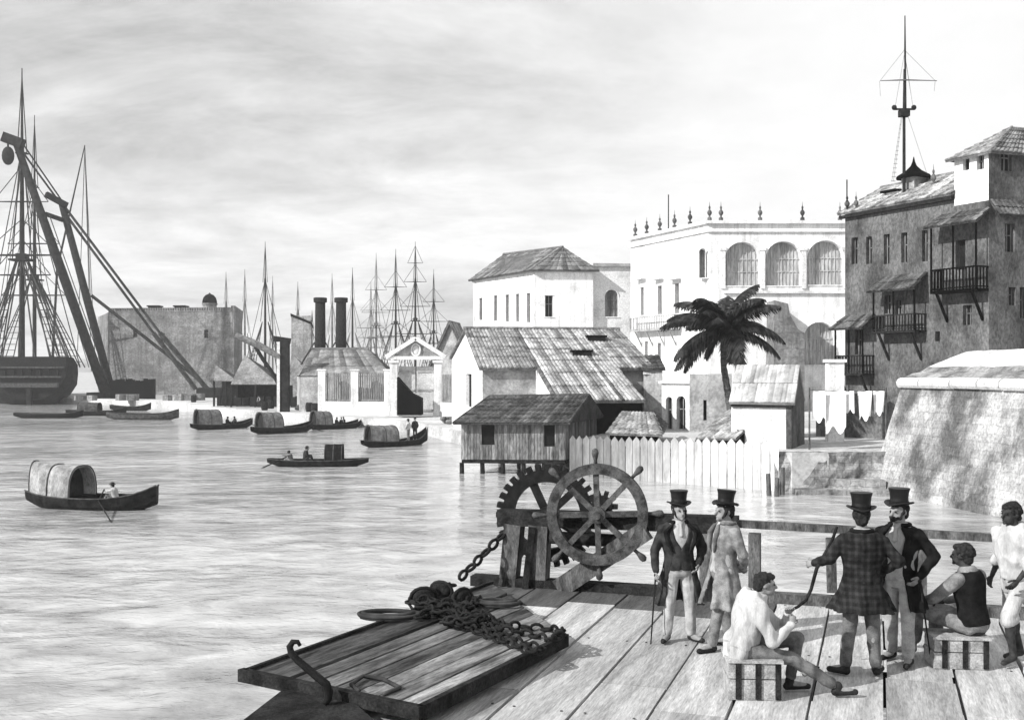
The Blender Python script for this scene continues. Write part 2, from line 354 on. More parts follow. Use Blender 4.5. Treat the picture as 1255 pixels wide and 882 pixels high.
# ---------------------------------------------------------------- walls with real openings
class Wall:
    def __init__(s,P0,P1,z0,z1,t=.35):  # P0 to P1 runs from left to right as seen from outside
        s.P0=V(P0[0],P0[1],0); s.P1=V(P1[0],P1[1],0); s.d=(s.P1-s.P0).normalized(); s.L=(s.P1-s.P0).length
        s.n=V(s.d.y,-s.d.x,0); s.z0,s.z1,s.t=z0,z1,t; s.holes=[]; s.top=None
    def uv(s,px,py):
        k=(px-CX)/F; q=(k*s.P0.y-s.P0.x)/(s.d.x-k*s.d.y); y=s.P0.y+q*s.d.y
        return q,EYE-(py-HY)/F*y
    def at(s,u,z,o=0.0): return s.P0+s.d*u+V(0,0,z)+s.n*o
    def hole(s,x0,y0,x1,y1,arch=False,kind='dark',frame=True,label=None):
        u0,za=s.uv(x0,y0); u1,zb=s.uv(x1,y1); _,za2=s.uv(x1,y0)
        s.holes.append((u0,zb,u1,(za+za2)/2,arch,kind,frame,label))
    def mesh(s,mb,cap=True):
        us=sorted({0.0,s.L}|{k for h in s.holes for k in (h[0],h[2])}); zs=sorted({s.z0,s.z1}|{k for h in s.holes for k in (h[1],h[3])})
        us=[k for k in us if -1e-6<=k<=s.L+1e-6]; zs=[k for k in zs if s.z0-1e-6<=k<=s.z1+1e-6]
        for i in range(len(us)-1):
            for j in range(len(zs)-1):
                um,zm=(us[i]+us[i+1])/2,(zs[j]+zs[j+1])/2
                if any(h[0]<um<h[2] and h[1]<zm<h[3] for h in s.holes): continue
                mb.add([s.at(us[i],zs[j]),s.at(us[i+1],zs[j]),s.at(us[i+1],zs[j+1]),s.at(us[i],zs[j+1])],[(0,1,2,3)])
        T=-s.t
        for u0,z0,u1,z1,arch,kind,frame,label in s.holes:
            if not arch: out=[(u0,z0),(u1,z0),(u1,z1),(u0,z1)]
            else:
                r=(u1-u0)/2; rz=min(r,(z1-z0)*.6); uc=(u0+u1)/2; n=10
                out=[(u0,z0),(u1,z0)]+[(uc+r*math.cos(math.pi*k/n),z1-rz+rz*math.sin(math.pi*k/n)) for k in range(n+1)]
                arc=out[2:]
                for k in range(n):   # spandrels
                    a,b_=arc[k],arc[k+1]
                    mb.add([s.at(*a),s.at(a[0],z1),s.at(b_[0],z1),s.at(*b_)],[(0,1,2,3)])
            m_=len(out)
            mb.add([s.at(*p) for p in out]+[s.at(p[0],p[1],T) for p in out],[(i,i+m_,(i+1)%m_+m_,(i+1)%m_) for i in range(m_)])
        if cap:
            mb.add([s.at(0,s.z1),s.at(s.L,s.z1),s.at(s.L,s.z1,T),s.at(0,s.z1,T)],[(0,1,2,3)])
    def windows(s,parent,frame_m='plaster_white',name='window'):
        for u0,z0,u1,z1,arch,kind,frame,label in s.holes:
            w_,h_=u1-u0,z1-z0; T=-s.t+.12; nm='door' if kind=='door' else name
            def outline(o,e=0.0):
                if not arch: return [s.at(u0-e,z0-e,o),s.at(u1+e,z0-e,o),s.at(u1+e,z1+e,o),s.at(u0-e,z1+e,o)]
                r=w_/2; rz=min(r,h_*.6); uc=(u0+u1)/2; n=12
                return [s.at(u0-e,z0-e,o),s.at(u1+e,z0-e,o)]+[s.at(uc+(r+e)*math.cos(math.pi*k/n),z1-rz+(rz+e)*math.sin(math.pi*k/n),o) for k in range(n+1)]
            mb=MB(); mb.prism(outline(T-.06,.05),s.n*.03)
            mm={'dark':'opening','open':'opening','door':'opening','shutter':'shutter','lattice':'lattice'}[kind]
            if kind in('shutter','lattice'):
                nb=max(3,int(w_/.42))
                for k in range(nb+1):
                    u=u0+w_*k/nb; top=z1-.03
                    if arch:
                        r=w_/2; rz=min(r,h_*.6); q=min(1,abs(u-(u0+u1)/2)/r); top=z1-rz+rz*math.sqrt(max(0,1-q*q))-.03
                    mb.beam(s.at(u,z0+.02,T+.02),s.at(u,max(top,z0+.1),T+.02),.09,.09,up=s.n)
                for q in (.33,.62): mb.beam(s.at(u0,z0+h_*q,T+.04),s.at(u1,z0+h_*q,T+.04),.1,.1)
            wo=mb.build(nm,mm,parent)
            if kind=='dark' and w_>.5 and h_>.9:
                f=MB(); f.beam(s.at((u0+u1)/2,z0+.02,T+.03),s.at((u0+u1)/2,z1-.02,T+.03),.07,.05,up=s.n); f.beam(s.at(u0+.02,z0+h_*.6,T+.03),s.at(u1-.02,z0+h_*.6,T+.03),.05,.07)
                for q in(u0+.05,u1-.05): f.beam(s.at(q,z0+.02,T+.03),s.at(q,z1-.02,T+.03),.08,.05,up=s.n)
                f.build('sash','shutter',wo)
            if frame:
                f=MB(); e=.10
                f.beam(s.at(u0-e*2,z0-.07,.03),s.at(u1+e*2,z0-.07,.03),.16,.12); f.build('sill',frame_m,wo); f=MB()
                if not arch: f.beam(s.at(u0-e*2,z1+.06,.02),s.at(u1+e*2,z1+.06,.02),.12,.12)
                else:
                    ol=outline(.03,.08)[2:]
                    f.tube(ol,.08,5)
                f.build('lintel',frame_m,wo)
def roof(mb,A,B,C,D,strip=.42,thick=.14,amp=.06,course=1.1,lo=.6,hi=1.35):
    """tiled slope: A-B eave (left to right), D-C ridge; half-round tile rows run from ridge to eave"""
    A,B,C,D=[Vector(p) for p in (A,B,C,D)]
    wid=max((B-A).length,(C-D).length); n=max(3,int(wid/strip)); slope=((D-A).length+(C-B).length)/2; mrow=max(2,int(slope/course))
    nor=(B-A).cross(D-A) if (B-A).length>.01 else (C-D).cross(A-D)*-1
    if nor.length<1e-6: nor=(B-A).cross(C-A)
    nor.normalize()
    if nor.z<0: nor=-nor
    for i in range(n):
        base=random.uniform(lo,hi)
        for j in range(mrow):
            mb.tone=base*random.uniform(.72,1.28)
            vs=[]
            for (jj,lift) in ((j,.05),(j+1,.0)):
                v=jj/mrow
                for k in range(4):
                    u=(i+k/3)/n; p=A.lerp(B,u).lerp(D.lerp(C,u),v)
                    vs.append(p+nor*(amp*math.sin(math.pi*k/3)+lift*1.5+random.uniform(-.012,.012)))
            mb.add(vs,[(k,k+1,k+5,k+4) for k in range(3)])
            mb.add([vs[0],vs[1],vs[2],vs[3],vs[3]-nor*.05,vs[0]-nor*.05],[(0,5,4,3,2,1)])
    mb.tone=.7
    lo4=[p-nor*thick for p in (A,B,C,D)]; up=[p-nor*.01 for p in (A,B,C,D)]
    mb.hexa(lo4,up); mb.tone=1
def ridge_cap(mb,a,b,r=.16): mb.tone=.8; mb.tube([a,b],r,6); mb.tone=1
def rope_mesh(mb,a,b,r=.03,sag=0,n=4):
    a,b=Vector(a),Vector(b); k=8 if sag else 1
    mb.tube([a.lerp(b,i/k)-V(0,0,sag*4*(i/k)*(1-i/k)) for i in range(k+1)],r,n,caps=False)
# ---------------------------------------------------------------- people
RINGS=[(-.12,.11,.085,.0),(-.07,.155,.108,.0),(.0,.165,.115,.0),(.07,.152,.108,.0),(.15,.140,.100,.0),(.25,.152,.108,.0),(.36,.175,.120,.004),(.44,.182,.118,.01),(.50,.165,.10,.014),(.55,.105,.078,.016),(.585,.066,.062,.014)]
def ringat(z):
    for a,b in zip(RINGS,RINGS[1:]):
        if z<=b[0]:
            t=max(0,(z-a[0])/(b[0]-a[0])); return [a[i]+(b[i]-a[i])*t for i in range(1,4)]
    return list(RINGS[-1][1:])
def shell(mb,T,rows,thick=.02,n=28):
    """rows: (z,rx,ry,cy,half_opening_angle,ripple). a cloth shell round the body, open at the front by the half angle"""
    def ring(r,off):
        z,rx,ry,cy,a0,rip=r; out=[]
        for k in range(n+1):
            th=a0+(2*math.pi-2*a0)*k/n
            q=1+rip*math.sin(th*7+z*3)+rip*.6*math.sin(th*11+1.3)
            out.append(T@V((rx+off)*q*math.sin(th),cy-(ry+off)*q*math.cos(th),z))
        return out
    closed=rows[0][4]==0 and rows[-1][4]==0
    o=[ring(r,0) for r in rows]; i_=[ring(r,-thick) for r in rows]; m=len(rows)
    vs=[p for r in o for p in r]+[p for r in i_ for p in r]; w=n+1; q=m*w; fs=[]
    for a in range(m-1):
        for k in range(n):
            fs.append((a*w+k,a*w+k+1,(a+1)*w+k+1,(a+1)*w+k)); fs.append((q+a*w+k,q+(a+1)*w+k,q+(a+1)*w+k+1,q+a*w+k+1))
        fs.append((a*w,(a+1)*w,q+(a+1)*w,q+a*w)); fs.append((a*w+n,q+a*w+n,q+(a+1)*w+n,(a+1)*w+n))
    for k in range(n):
        fs.append((k,q+k,q+k+1,k+1)); e=(m-1)*w; fs.append((e+k,e+k+1,q+e+k+1,q+e+k))
    mb.add(vs,fs)
def rows_for(zs,infl,a0=0,rip=0.0):
    out=[]
    for i,z in enumerate(zs):
        rx,ry,cy=ringat(z); a=a0[i] if hasattr(a0,'__len__') else a0
        out.append((z,rx+infl,ry+infl,cy,a,rip))
    return out
def person(label,loc,rz,P,look,S=1.0,fine=True,cat='person',group=None):
    """P: pose in metres, facing -Y. look: clothing materials"""
    root=empty('person',loc,label,cat,group,rz,local=True)
    wd_=S*(1.07 if fine else 1.0); root.scale=(wd_,wd_,S)
    pel=Vector(P.get('pel',(0,0,.93)))
    T=Matrix.Translation(pel)@Matrix.Rotation(P.get('twist',0),4,'Z')@Matrix.Rotation(P.get('lean',0),4,'X')@Matrix.Rotation(P.get('side',0),4,'Y')
    TP=Matrix.Translation(pel)@Matrix.Rotation(P.get('twist',0)*.5,4,'Z')
    hip={s:TP@V(.09*s,0,-.02) for s in(1,-1)}; sh={s:T@V(.178*s,.012,.475) for s in(1,-1)}
    d=lambda k,dv: {1:Vector(P.get(k+'L',(dv[0],dv[1],dv[2]))),-1:Vector(P.get(k+'R',(-dv[0],dv[1],dv[2])))}
    kn=d('kn',(.10,-.02,.50)); an=d('an',(.11,.02,.09)); el=d('el',(.255,.03,1.14)); wr=d('wr',(.25,-.05,.90))
    toe={s:Vector(P.get('toe'+('L' if s>0 else 'R'),an[s]+V(.035*s,-.17,-.055))) for s in(1,-1)}
    hc=T@V(*P.get('head',(0,-.02,.715))); Hm=Matrix.Rotation(P.get('yaw',0),3,'Z')@Matrix.Rotation(P.get('pitch',0),3,'X')
    vox=.011 if fine else .022
    H=lambda x,y,z: hc+Hm@V(x,y,z)
    b=MB()
    # torso
    tor=MB(); rws=[[T@V(r[1]*math.sin(a),r[3]-r[2]*math.cos(a),r[0]) for a in [2*math.pi*k/16 for k in range(16)]] for r in RINGS]
    vs=[p for r in rws for p in r]; fs=[(i*16+k,i*16+(k+1)%16,(i+1)*16+(k+1)%16,(i+1)*16+k) for i in range(len(rws)-1) for k in range(16)]
    fs+= [tuple(range(15,-1,-1)),tuple((len(rws)-1)*16+k for k in range(16))]
    b.add(vs,fs)
    b.cap(T@V(0,.012,.52),hc+Hm@V(0,.02,-.06),.062,.055)
    b.ell(H(0,.012,.02),(.074,.094,.098),Hm,16,12); b.ell(H(0,-.03,-.055),(.056,.06,.062),Hm,14,10)     # skull, jaw
    b.ell(H(0,-.085,-.095),(.022,.02,.018),Hm,8,6)                                                       # chin
    b.cap(H(0,-.085,.02),H(0,-.112,-.028),.010,.017,8)                                                   # nose
    b.cap(H(-.04,-.074,.03),H(.04,-.074,.03),.015,.015,8)                                                # brow
    b.cap(H(-.02,-.088,-.062),H(.02,-.088,-.062),.010,.010,8)                                            # lips
    for s in(1,-1): b.ell(H(.074*s,.015,-.005),(.012,.022,.034),Hm,8,6)
    for s in(1,-1):
        lk_=.78 if look.get('trousers') and look.get('trouser_end',1)>.5 else 1
        b.cap(hip[s],kn[s],.082*lk_,.054*lk_,10); b.cap(kn[s],an[s],.053*lk_,.036,10)
        mid=kn[s].lerp(an[s],.32)+V(0,.018,0); b.ell(mid,(.052*lk_,.055*lk_,.10),None,10,8)
        b.cap(an[s]-V(0,0,.02),toe[s],.042,.030,10)
        b.cap(sh[s],el[s],.050,.040,10); b.cap(el[s],wr[s],.040,.026,10)
        hd=(wr[s]-el[s]).normalized(); hd=(hd+Vector(P.get('hd'+('L' if s>0 else 'R'),(0,0,0)))).normalized()
        pn=V(s,0,0)-hd*hd.x*s
        if pn.length<.2: pn=V(0,-1,0)-hd*hd.dot(V(0,-1,0))
        pn.normalize(); ac=hd.cross(pn).normalized()
        if ac.y>0: ac=-ac                        # thumb side points forward
        Rm=Matrix((ac,pn,hd)).transposed()
        b.ell(wr[s]+hd*.055,(.040,.017,.058),Rm,10,8)
        P['_h%d'%s]=(hd,pn,ac)
    bm_=remeshed(b,vox,3 if fine else 2)
    # fingers are added to the same body mesh
    f=MB()
    for s in(1,-1):
        hd,pn,ac=P['_h%d'%s]; curl=P.get('curl',.5)
        for k,(o_,ln) in enumerate(((.027,.068),(.009,.078),(-.009,.072),(-.026,.056))):
            p0=wr[s]+hd*.088+ac*o_; p1=p0+(hd-pn*curl*.7).normalized()*ln*.5; p2=p1+(hd-pn*(curl*2.0)).normalized()*ln*.5
            f.cap(p0-hd*.02,p1,.0098,.009,6); f.cap(p1,p2,.009,.0075,6)
        t0=wr[s]+hd*.035+ac*.03; t1=t0+(ac*.7+hd*.9-pn*.3).normalized()*.036; t2=t1+(ac*.15+hd-pn*.6).normalized()*.03
        f.cap(t0,t1,.013,.011,6); f.cap(t1,t2,.011,.009,6)
    if fine:
        bmx=bmesh.new(); bmx.from_mesh(bm_); tm=f.mesh('t'); bmx.from_mesh(tm); bmx.to_mesh(bm_); bmx.free(); bpy.data.meshes.remove(tm)
    bm_.materials.clear()
    body=link('body',bm_,look['skin'],root,smooth=True)
    if fine:
        for s in(1,-1):
            e=MB(); e.ell(H(.031*s,-.083,.006),(.013,.009,.009),Hm,8,6); e.build('eye','hair_dark',root,smooth=True)
    def cloth(name,mbx,m,v=vox,it=2):
        me=remeshed(mbx,v,it); me.materials.clear()
        if fine and name in('shirt','coat','trousers','waistcoat','hair') and not(name=='shirt' and (look.get('waistcoat'))):
            amp={'shirt':.05,'coat':.022,'trousers':.017,'waistcoat':.009,'hair':.016}[name]; fq=2.6 if name=='hair' else 1.0 if name!='shirt' else .75; off=V(random.random()*9,0,0)
            cs=[(v_.co.copy(),v_.normal.copy()) for v_ in me.vertices]
            for v_,(c0,n0) in zip(me.vertices,cs):
                q=noise.noise(V(c0.x*15,c0.y*15,c0.z*5)*fq+off); r_=1-2*abs(noise.noise(V(c0.x*9,c0.y*9,c0.z*7)*fq+off*2))
                v_.co=c0+n0*(amp*(.6*q+.35*(r_-.4)))
        return link(name,me,m,root,smooth=True)
    # legs
    if look.get('trousers'):
        t=MB(); t.ell(TP@V(0,0,-.02),(.178,.128,.12),None,16,10)
        t.ell(T@V(0,0,.05),(.168,.120,.07),None,16,8)
        cut=look.get('trouser_end',1.0)
        for s in(1,-1):
            t.cap(hip[s],kn[s],.100,.070,12)
            e=kn[s].lerp(an[s],cut*.93); t.cap(kn[s],e,.069,.060 if cut>.8 else .075,12)
        cloth('trousers',t,look['trousers'])
    if look.get('shoes'):
        for s in(1,-1):
            t=MB(); t.cap(an[s]+V(0,.005,.02),an[s]-V(0,0,.035),.047,.045,10); t.cap(an[s]-V(0,-.03,.045),toe[s]-V(0,0,.0),.044,.033,10)
            cloth('shoe',t,look['shoes'])
    def sleeves(t,r=.060,short=None):
        for s in(1,-1):
            t.cap(sh[s]+V(0,0,-.0),el[s],r+.008,r-.008,12)
            if short is None: t.cap(el[s],el[s].lerp(wr[s],.96),r-.008,.041,12)
            elif short>0: t.cap(el[s],el[s].lerp(wr[s],short),r-.004,r+.004,12)
    TZ=[.02,.08,.15,.25,.36,.44,.50,.55]
    if look.get('shirt'):
        t=MB(); shell(t,T,rows_for(TZ+[.60],.012 if look.get('coat') or look.get('waistcoat') else .046),.06)
        if not look.get('coat'): sleeves(t,look.get('sleeve_r',.062),look.get('sleeve_end'))
        if look.get('shirt_tail'): shell(t,T,[(z,ringat(z)[0]+.03+.03*(.1-z),ringat(z)[1]+.03,0,0,.03) for z in(.12,.05,-.02,-.09,-.16)],.03)
        cloth('shirt',t,look['shirt'])
    if look.get('waistcoat'):
        t=MB(); v0=look.get('vneck',.30)
        zs=[-.02,.04,.10,.18,.26,.32,.38,.44,.50,.545]
        ang=[.05,.04,.04,.04,.04]+[v0*.8,v0*1.3,v0*1.6,v0*1.9,v0*2.4] if look.get('open_v',True) else [.04]*10
        shell(t,T,rows_for(zs,.026,ang),.026)
        cloth('waistcoat',t,look['waistcoat'])
    if look.get('coat'):
        t=MB(); op=look.get('coat_open',.5)
        zs=[.04,.10,.18,.26,.34,.41,.47,.52,.56]
        a=[op*.9,op*.8,op*.75,op*.8,op*.9,op*1.0,op*1.0,op*1.0,op*.9]
        rows=[(z_,rx_-(.016 if z_<.3 else 0),ry_-(.012 if z_<.3 else 0),cy_,a_,q_) for z_,rx_,ry_,cy_,a_,q_ in rows_for(zs,.045,a)]; 
        hem=look.get('coat_hem',-.50); fl=look.get('flare',.10); sk=[]
        for k in range(8):
            q=k/7; z=hem+(.0-hem)*q; rx,ry=.192+fl*(1-q)**.8,.142+fl*.8*(1-q)**.8
            sk.append((z,rx,ry,.01,op*(1.0+.25*(1-q)),.12*(1-q)**.8))
        shell(t,T,sk[:-1]+rows,.026,44); sleeves(t,.066)
        c=cloth('coat',t,look['coat'])
        cm=MB(); cr=[]
        for k in range(13):
            th=op*.8+(2*math.pi-op*1.6)*k/12; cr.append(T@V(.098*math.sin(th),.018-.090*math.cos(th),.575))
        cm.tube(cr,.026,8); 
        for s in(1,-1):     # lapels
            th=op*.95; pts=[T@V(s*(rr+.05)*math.sin(th*q),cy-(ry+.052)*math.cos(th*q),z) for z,q in((.56,.9),(.46,1.25),(.34,1.1),(.22,.8)) for rr,ry,cy in(ringat(z),)]
            cm.tube(pts,[.02,.034,.03,.012],6)
        link('collar',remeshed(cm,.011 if fine else .02,1),look.get('collar',look['coat']),c,smooth=True)
    if look.get('cravat'):
        t=MB(); t.ell(T@V(0,-.066,.565),(.045,.022,.028),None,10,8); t.cap(T@V(0,-.088,.55),T@V(0,-.118,.42),.020,.028,8)
        cloth('cravat',t,look['cravat'],.009)
    if look.get('hair'):
        t=MB(); t.ell(H(0,.030,.032),(.084,.094,.098),Hm,16,12); t.ell(H(0,.062,-.035),(.068,.055,.06),Hm,12,8)
        t.ell(H(0,-.035,.085),(.062,.055,.038),Hm,12,8)
        if look.get('sideburns'): 
            for s in(1,-1): t.cap(H(.07*s,-.01,.0),H(.056*s,-.05,-.075),.018,.014,8)
        if look.get('curly'):
            for k in range(170):
                a,e=random.uniform(0,6.28),random.uniform(-.2,1.5)
                q=V(.086*math.cos(a)*math.cos(e),.03+.098*math.sin(a)*math.cos(e),.03+.10*math.sin(e))
                if q.y<-.045 and q.z<.08: continue
                t.ell(H(*q),.012,None,6,5)
        cloth('hair',t,look['hair'],.009 if fine else .02,1)
    if look.get('beard'):
        t=MB(); t.cap(H(-.045,-.06,-.06),H(0,-.094,-.088),.018,.024,8); t.cap(H(.045,-.06,-.06),H(0,-.094,-.088),.018,.024,8); t.cap(H(-.03,-.098,-.05),H(.03,-.098,-.05),.011,.011,8)
        cloth('beard',t,look['beard'],.009,1)
    if look.get('hat')=='top':
        t=MB(); Mh=Hm@Matrix.Rotation(P.get('hat_tilt',0),3,'X')
        n=24; rows=[(.150,-.004),(.155,.004),(.148,.014),(.100,.012),(.094,.02),(.090,.08),(.096,.14),(.108,.185),(.104,.190),(.06,.192)]
        t.lathe(rows,H(0,.012,.068),n,Mh)
        for i,p in enumerate(t.v):     # brim turned up at the sides
            q=Mh.inverted()@(p-H(0,.012,.068)); rr=math.hypot(q.x,q.y)
            if rr>.12 and q.z<.03: t.v[i]=p+Mh@V(-q.x*.06,0,abs(q.x)/.15*.040)
        ho=t.build('top_hat','hat_black',root,smooth=False)
        hb=MB(); hb.lathe([(.0965,.014),(.0985,.016),(.0965,.048),(.094,.05)],H(0,.012,.068),n,Mh); hb.build('hat_band','cloth_black',ho)
    if look.get('hat')=='round':
        t=MB(); t.lathe([(.17,0),(.175,.01),(.10,.03),(.095,.09),(.06,.115)],H(0,.01,.055),14,Hm); t.build('hat',look.get('hat_m','cloth_dark'),root,smooth=True)
    return root
# ---------------------------------------------------------------- the wharf in front
DZ=3.4; A0=R(18.5); U=V(math.cos(A0),-math.sin(A0),0); VV=V(math.sin(A0),math.cos(A0),0); O=V(-.29,17.6,0)
def wf(u,v,z=0.0): return O+U*u+VV*v+V(0,0,DZ+z)
def wuv(p): q=Vector(p)-O; return q.dot(U),q.dot(VV)
mb=MB(); pw=.74; nu=19
for i in range(nu):
    u0=i*pw; v=.0
    cuts=[0]; x=-random.uniform(2.2,6.5)
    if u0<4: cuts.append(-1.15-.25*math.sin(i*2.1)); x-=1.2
    while x>-17: cuts.append(x); x-=random.uniform(5.0,7.5)
    cuts.append(-17)
    for a,b in zip(cuts,cuts[1:]):
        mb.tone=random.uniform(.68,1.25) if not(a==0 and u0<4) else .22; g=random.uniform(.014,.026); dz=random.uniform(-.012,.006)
        j=lambda: random.uniform(-.008,.008)
        p=[wf(u0+g+j(),a-.012,dz),wf(u0+pw-g+j(),a-.012,dz),wf(u0+pw-g+j(),b+.012,dz),wf(u0+g+j(),b+.012,dz)][::-1]
        mb.hexa([q-V(0,0,.14) for q in p],p)
for i in range(nu):
    for v in(-.2,-3,-6,-9):
        for q in(.12,.62): 
            mb.tone=.1; nx=random.uniform(-.02,.02); p=wf(i*pw+q,v+nx,.002); mb.hexa([p+V(x,y,0) for x,y in((-.014,-.014),(.014,-.014),(.014,.014),(-.014,.014))],[p+V(x,y,.004) for x,y in((-.01,-.01),(.01,-.01),(.01,.01),(-.01,.01))])
mb.tone=1
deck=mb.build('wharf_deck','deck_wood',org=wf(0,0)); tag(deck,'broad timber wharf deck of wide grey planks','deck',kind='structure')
mb=MB()
for v in (-.2,-3,-6,-9,-12,-15): mb.beam(wf(-.05,v,-.33),wf(nu*pw,v,-.33),.3,.34)
for u in (.25,nu*pw-.25,4.5,9): mb.beam(wf(u,.0,-.62),wf(u,-17,-.62),.28,.26)
tag(mb.build('deck_joist','dark_wood',org=wf(0,0,-.6)),'dark beams carrying the wharf deck','beam',kind='structure')
for u in (.25,4.5,9,13.5):
    for v in(-.3,-6,-12):
        mb=MB(); mb.cyl(wf(u,v,-6),wf(u,v,-.76),.19,.17,10); o=mb.build('pile','dark_wood'); tag(o,'round dark pile under the timber wharf','pile','piles under the wharf')
# kerb beam on the rear edge and the dark edging under the winch
mb=MB(); mb.beam(wf(4.05,-.02,.07),wf(13.9,-.02,.07),.2,.15); tag(mb.build('kerb_beam','post_wood'),'heavy grey kerb timber along the back edge of the wharf under the railing','kerb')
mb=MB(); mb.beam(wf(-.35,-.02,.05),wf(4.0,-.02,.05),.26,.16); tag(mb.build('sill_beam','dark_wood'),'dark sill timber the winch posts stand on','beam')
# ---------------------------------------------------------------- loading platform lying on the deck edge
PZ=DZ+.2
c=[G(300,823,PZ),G(514,868,PZ),G(700,780,PZ),G(603,714,PZ)]   # front-left, front-right, back-right, back-left
c[2]=G(694,779,PZ)
pr=empty('loading_platform',G(450,800,DZ),'weathered boarded loading platform lying askew over the wharf edge beneath the chain','platform')
mb=MB(); n=8
for i in range(n):
    a0,a1=i/n+.008,(i+1)/n-.008; mb.tone=[.55,.5,.75,1.1,.8,1.5,1.2,1.9][i]
    dz=V(0,0,random.uniform(-.015,.01))
    p=[c[0].lerp(c[1],a0)+dz,c[0].lerp(c[1],a1)+dz,c[3].lerp(c[2],a1)+dz,c[3].lerp(c[2],a0)+dz]
    mb.hexa([q-V(0,0,.1) for q in p],p)
mb.tone=1; mb.build('board','wet_wood',pr)
def pbeam(name,a,b,w,h,dz=.03,m='dark_wood'):
    q=MB(); q.beam(a+V(0,0,dz-h/2+.05),b+V(0,0,dz-h/2+.05),w,h); return q.build(name,m,pr)
ex=(c[1]-c[0]).normalized()*.06
pbeam('front_beam',c[0]-ex,c[1]+ex*.5,.09,.13,-.02)
pbeam('side_beam',c[1],c[2],.07,.15,-.02)
pbeam('side_beam',c[0],c[3],.05,.12,-.02)
# small dark cask-like fender block under the platform's near corner
mb=MB(); q0=G(285,905,DZ+.03); q1=G(352,852,DZ+.03); q2=G(470,905,DZ+.03)
mb.prism([q0,q1,G(420,860,DZ+.03),q2],V(0,0,.1)); tag(mb.build('timber_baulk','dark_wood'),'black timber baulk on the wharf under the platform front corner','timber')
# iron hook standing on the platform front
mb=MB(); dh=10.78
hp=[(375,800),(371,806),(362,808),(356,801),(356,791),(361,785),(367,786),(369,791)][::-1]
pts=[W(x,y,dh) for x,y in [(368,791),(365,786),(359,786),(355,792),(357,800),(364,808),(376,818),(390,830),(400,838),(403,847),(402,856),(398,862)]]
mb.tube(pts,[.018,.024,.03,.034,.036,.038,.04,.042,.044,.045,.04,.03],8)
tag(mb.build('boat_hook','iron',smooth=True),'curved black iron hook standing up on the front edge of the boarded platform','hook')
# chain
def links(mb,pts,L=.19,r=.022,wd=.05):
    pts=[Vector(p) for p in pts]; seg=[]; 
    tot=sum((b-a).length for a,b in zip(pts,pts[1:])); n=int(tot/(L*.78)); acc=0; k=0
    def at(s):
        for a,b in zip(pts,pts[1:]):
            l=(b-a).length
            if s<=l: return a.lerp(b,s/l if l else 0)
            s-=l
        return pts[-1]
    for i in range(n):
        p=at((i+.0)*L*.78); q=at((i+1.0)*L*.78); d=(q-p)
        if d.length<1e-4: continue
        d.normalize(); m=(p+q)/2
        a=d.cross(V(0,0,1)); a.normalize(); b=d.cross(a)
        if i%2: a=b
        ring=[]
        for t in range(10):
            th=2*math.pi*t/10; ring.append(m+d*(L/2-r)*math.cos(th)+a*wd*math.sin(th))
        mb.tube(ring,r,5,closed=True)
ch=empty('chain',G(560,720,PZ),'heavy iron chain running from the winch down into a tangled heap on the platform','chain')
mb=MB(); links(mb,[W(619,652,17.45),W(590,682,17.2),W(556,716,16.75)],.24,.028,.062); mb.build('hauling_chain','iron',ch,smooth=True)
mb=MB()
zz_=PZ+.06
pth=[(556,716),(530,728),(512,736),(530,748),(552,738),(575,744),(590,734),(565,728),(540,742),(560,756),(585,752),(603,760),(622,766),(645,768),(668,771),(690,772),(686,780),(668,783),(645,776),(625,772),(605,770),(585,764),(566,760),(548,748)]
links(mb,[G(x,y,zz_+.05*math.sin(i*1.7)) for i,(x,y) in enumerate(pth)],.2,.021,.052)
pth=[(548,748),(575,760),(600,772),(625,782),(648,790),(668,795),(655,799),(630,790),(606,781),(580,770),(556,758),(530,752),(505,758)]
links(mb,[G(x,y,zz_) for x,y in pth],.18,.019,.048)
for q_ in range(5):
    cx_,cy_=random.uniform(515,600),0; cy_=742+(cx_-515)*.25+random.uniform(-8,8); o_=G(cx_,cy_,PZ+.05); pp=[]
    for k_ in range(9): a_=k_*1.1+q_; rr_=random.uniform(.12,.42); pp.append(o_+V(rr_*math.cos(a_),rr_*.7*math.sin(a_),max(0,.18-rr_*.42)*random.uniform(.6,1.2)))
    links(mb,pp,.19,.020,.05)
mb.build('chain_heap','iron',ch,smooth=True)
def block(px,py,label,rz):
    b=empty('pulley_block',G(px,py,PZ),label,'pulley block',rz=rz)
    o=ORG[b.name]; m1=MB(); m1.ell(o+V(0,0,.11),(.16,.10,.11),None,14,9); m1.box(o+V(0,0,.11),(.2,.13,.18)); m1.build('shell','dark_wood',b,smooth=True)
    m2=MB(); m2.tube([o+V(.18*math.cos(t),.0,.115+.12*math.sin(t)) for t in [2*math.pi*k/14 for k in range(14)]],.026,6,closed=True); m2.build('strap','iron',b,smooth=True)
    m3=MB(); m3.cyl(o+V(0,-.13,.11),o+V(0,.13,.11),.04,n=10); m3.build('pin','iron',b)
block(519,741,'black wooden pulley block at the water edge of the chain heap',.3)
block(541,733,'black pulley block lying nearest the hauling chain',-.5)
block(566,742,'black pulley block half buried in the middle of the chain heap',.9)
# rope coils
def coil(cx,cy,rx,turns,label,r=.026):
    mb=MB(); o=G(cx,cy,PZ); pts=[]
    for k in range(turns*18):
        t=k/18*2*math.pi; q=1-.06*(k/18); pts.append(o+V(rx*q*math.cos(t),rx*.62*q*math.sin(t),.03+.022*math.sin(t*.37+k*.02)+.012*(k/18)))
    mb.tube(pts,r,6); tag(mb.build('rope_coil','rope',smooth=True),label,'rope')
coil(478,757,.42,3,'loose dark rope coil on the outer edge of the platform beside the chain heap')
coil(612,742,.3,3,'small tight rope coil behind the chain heap by the winch sill')
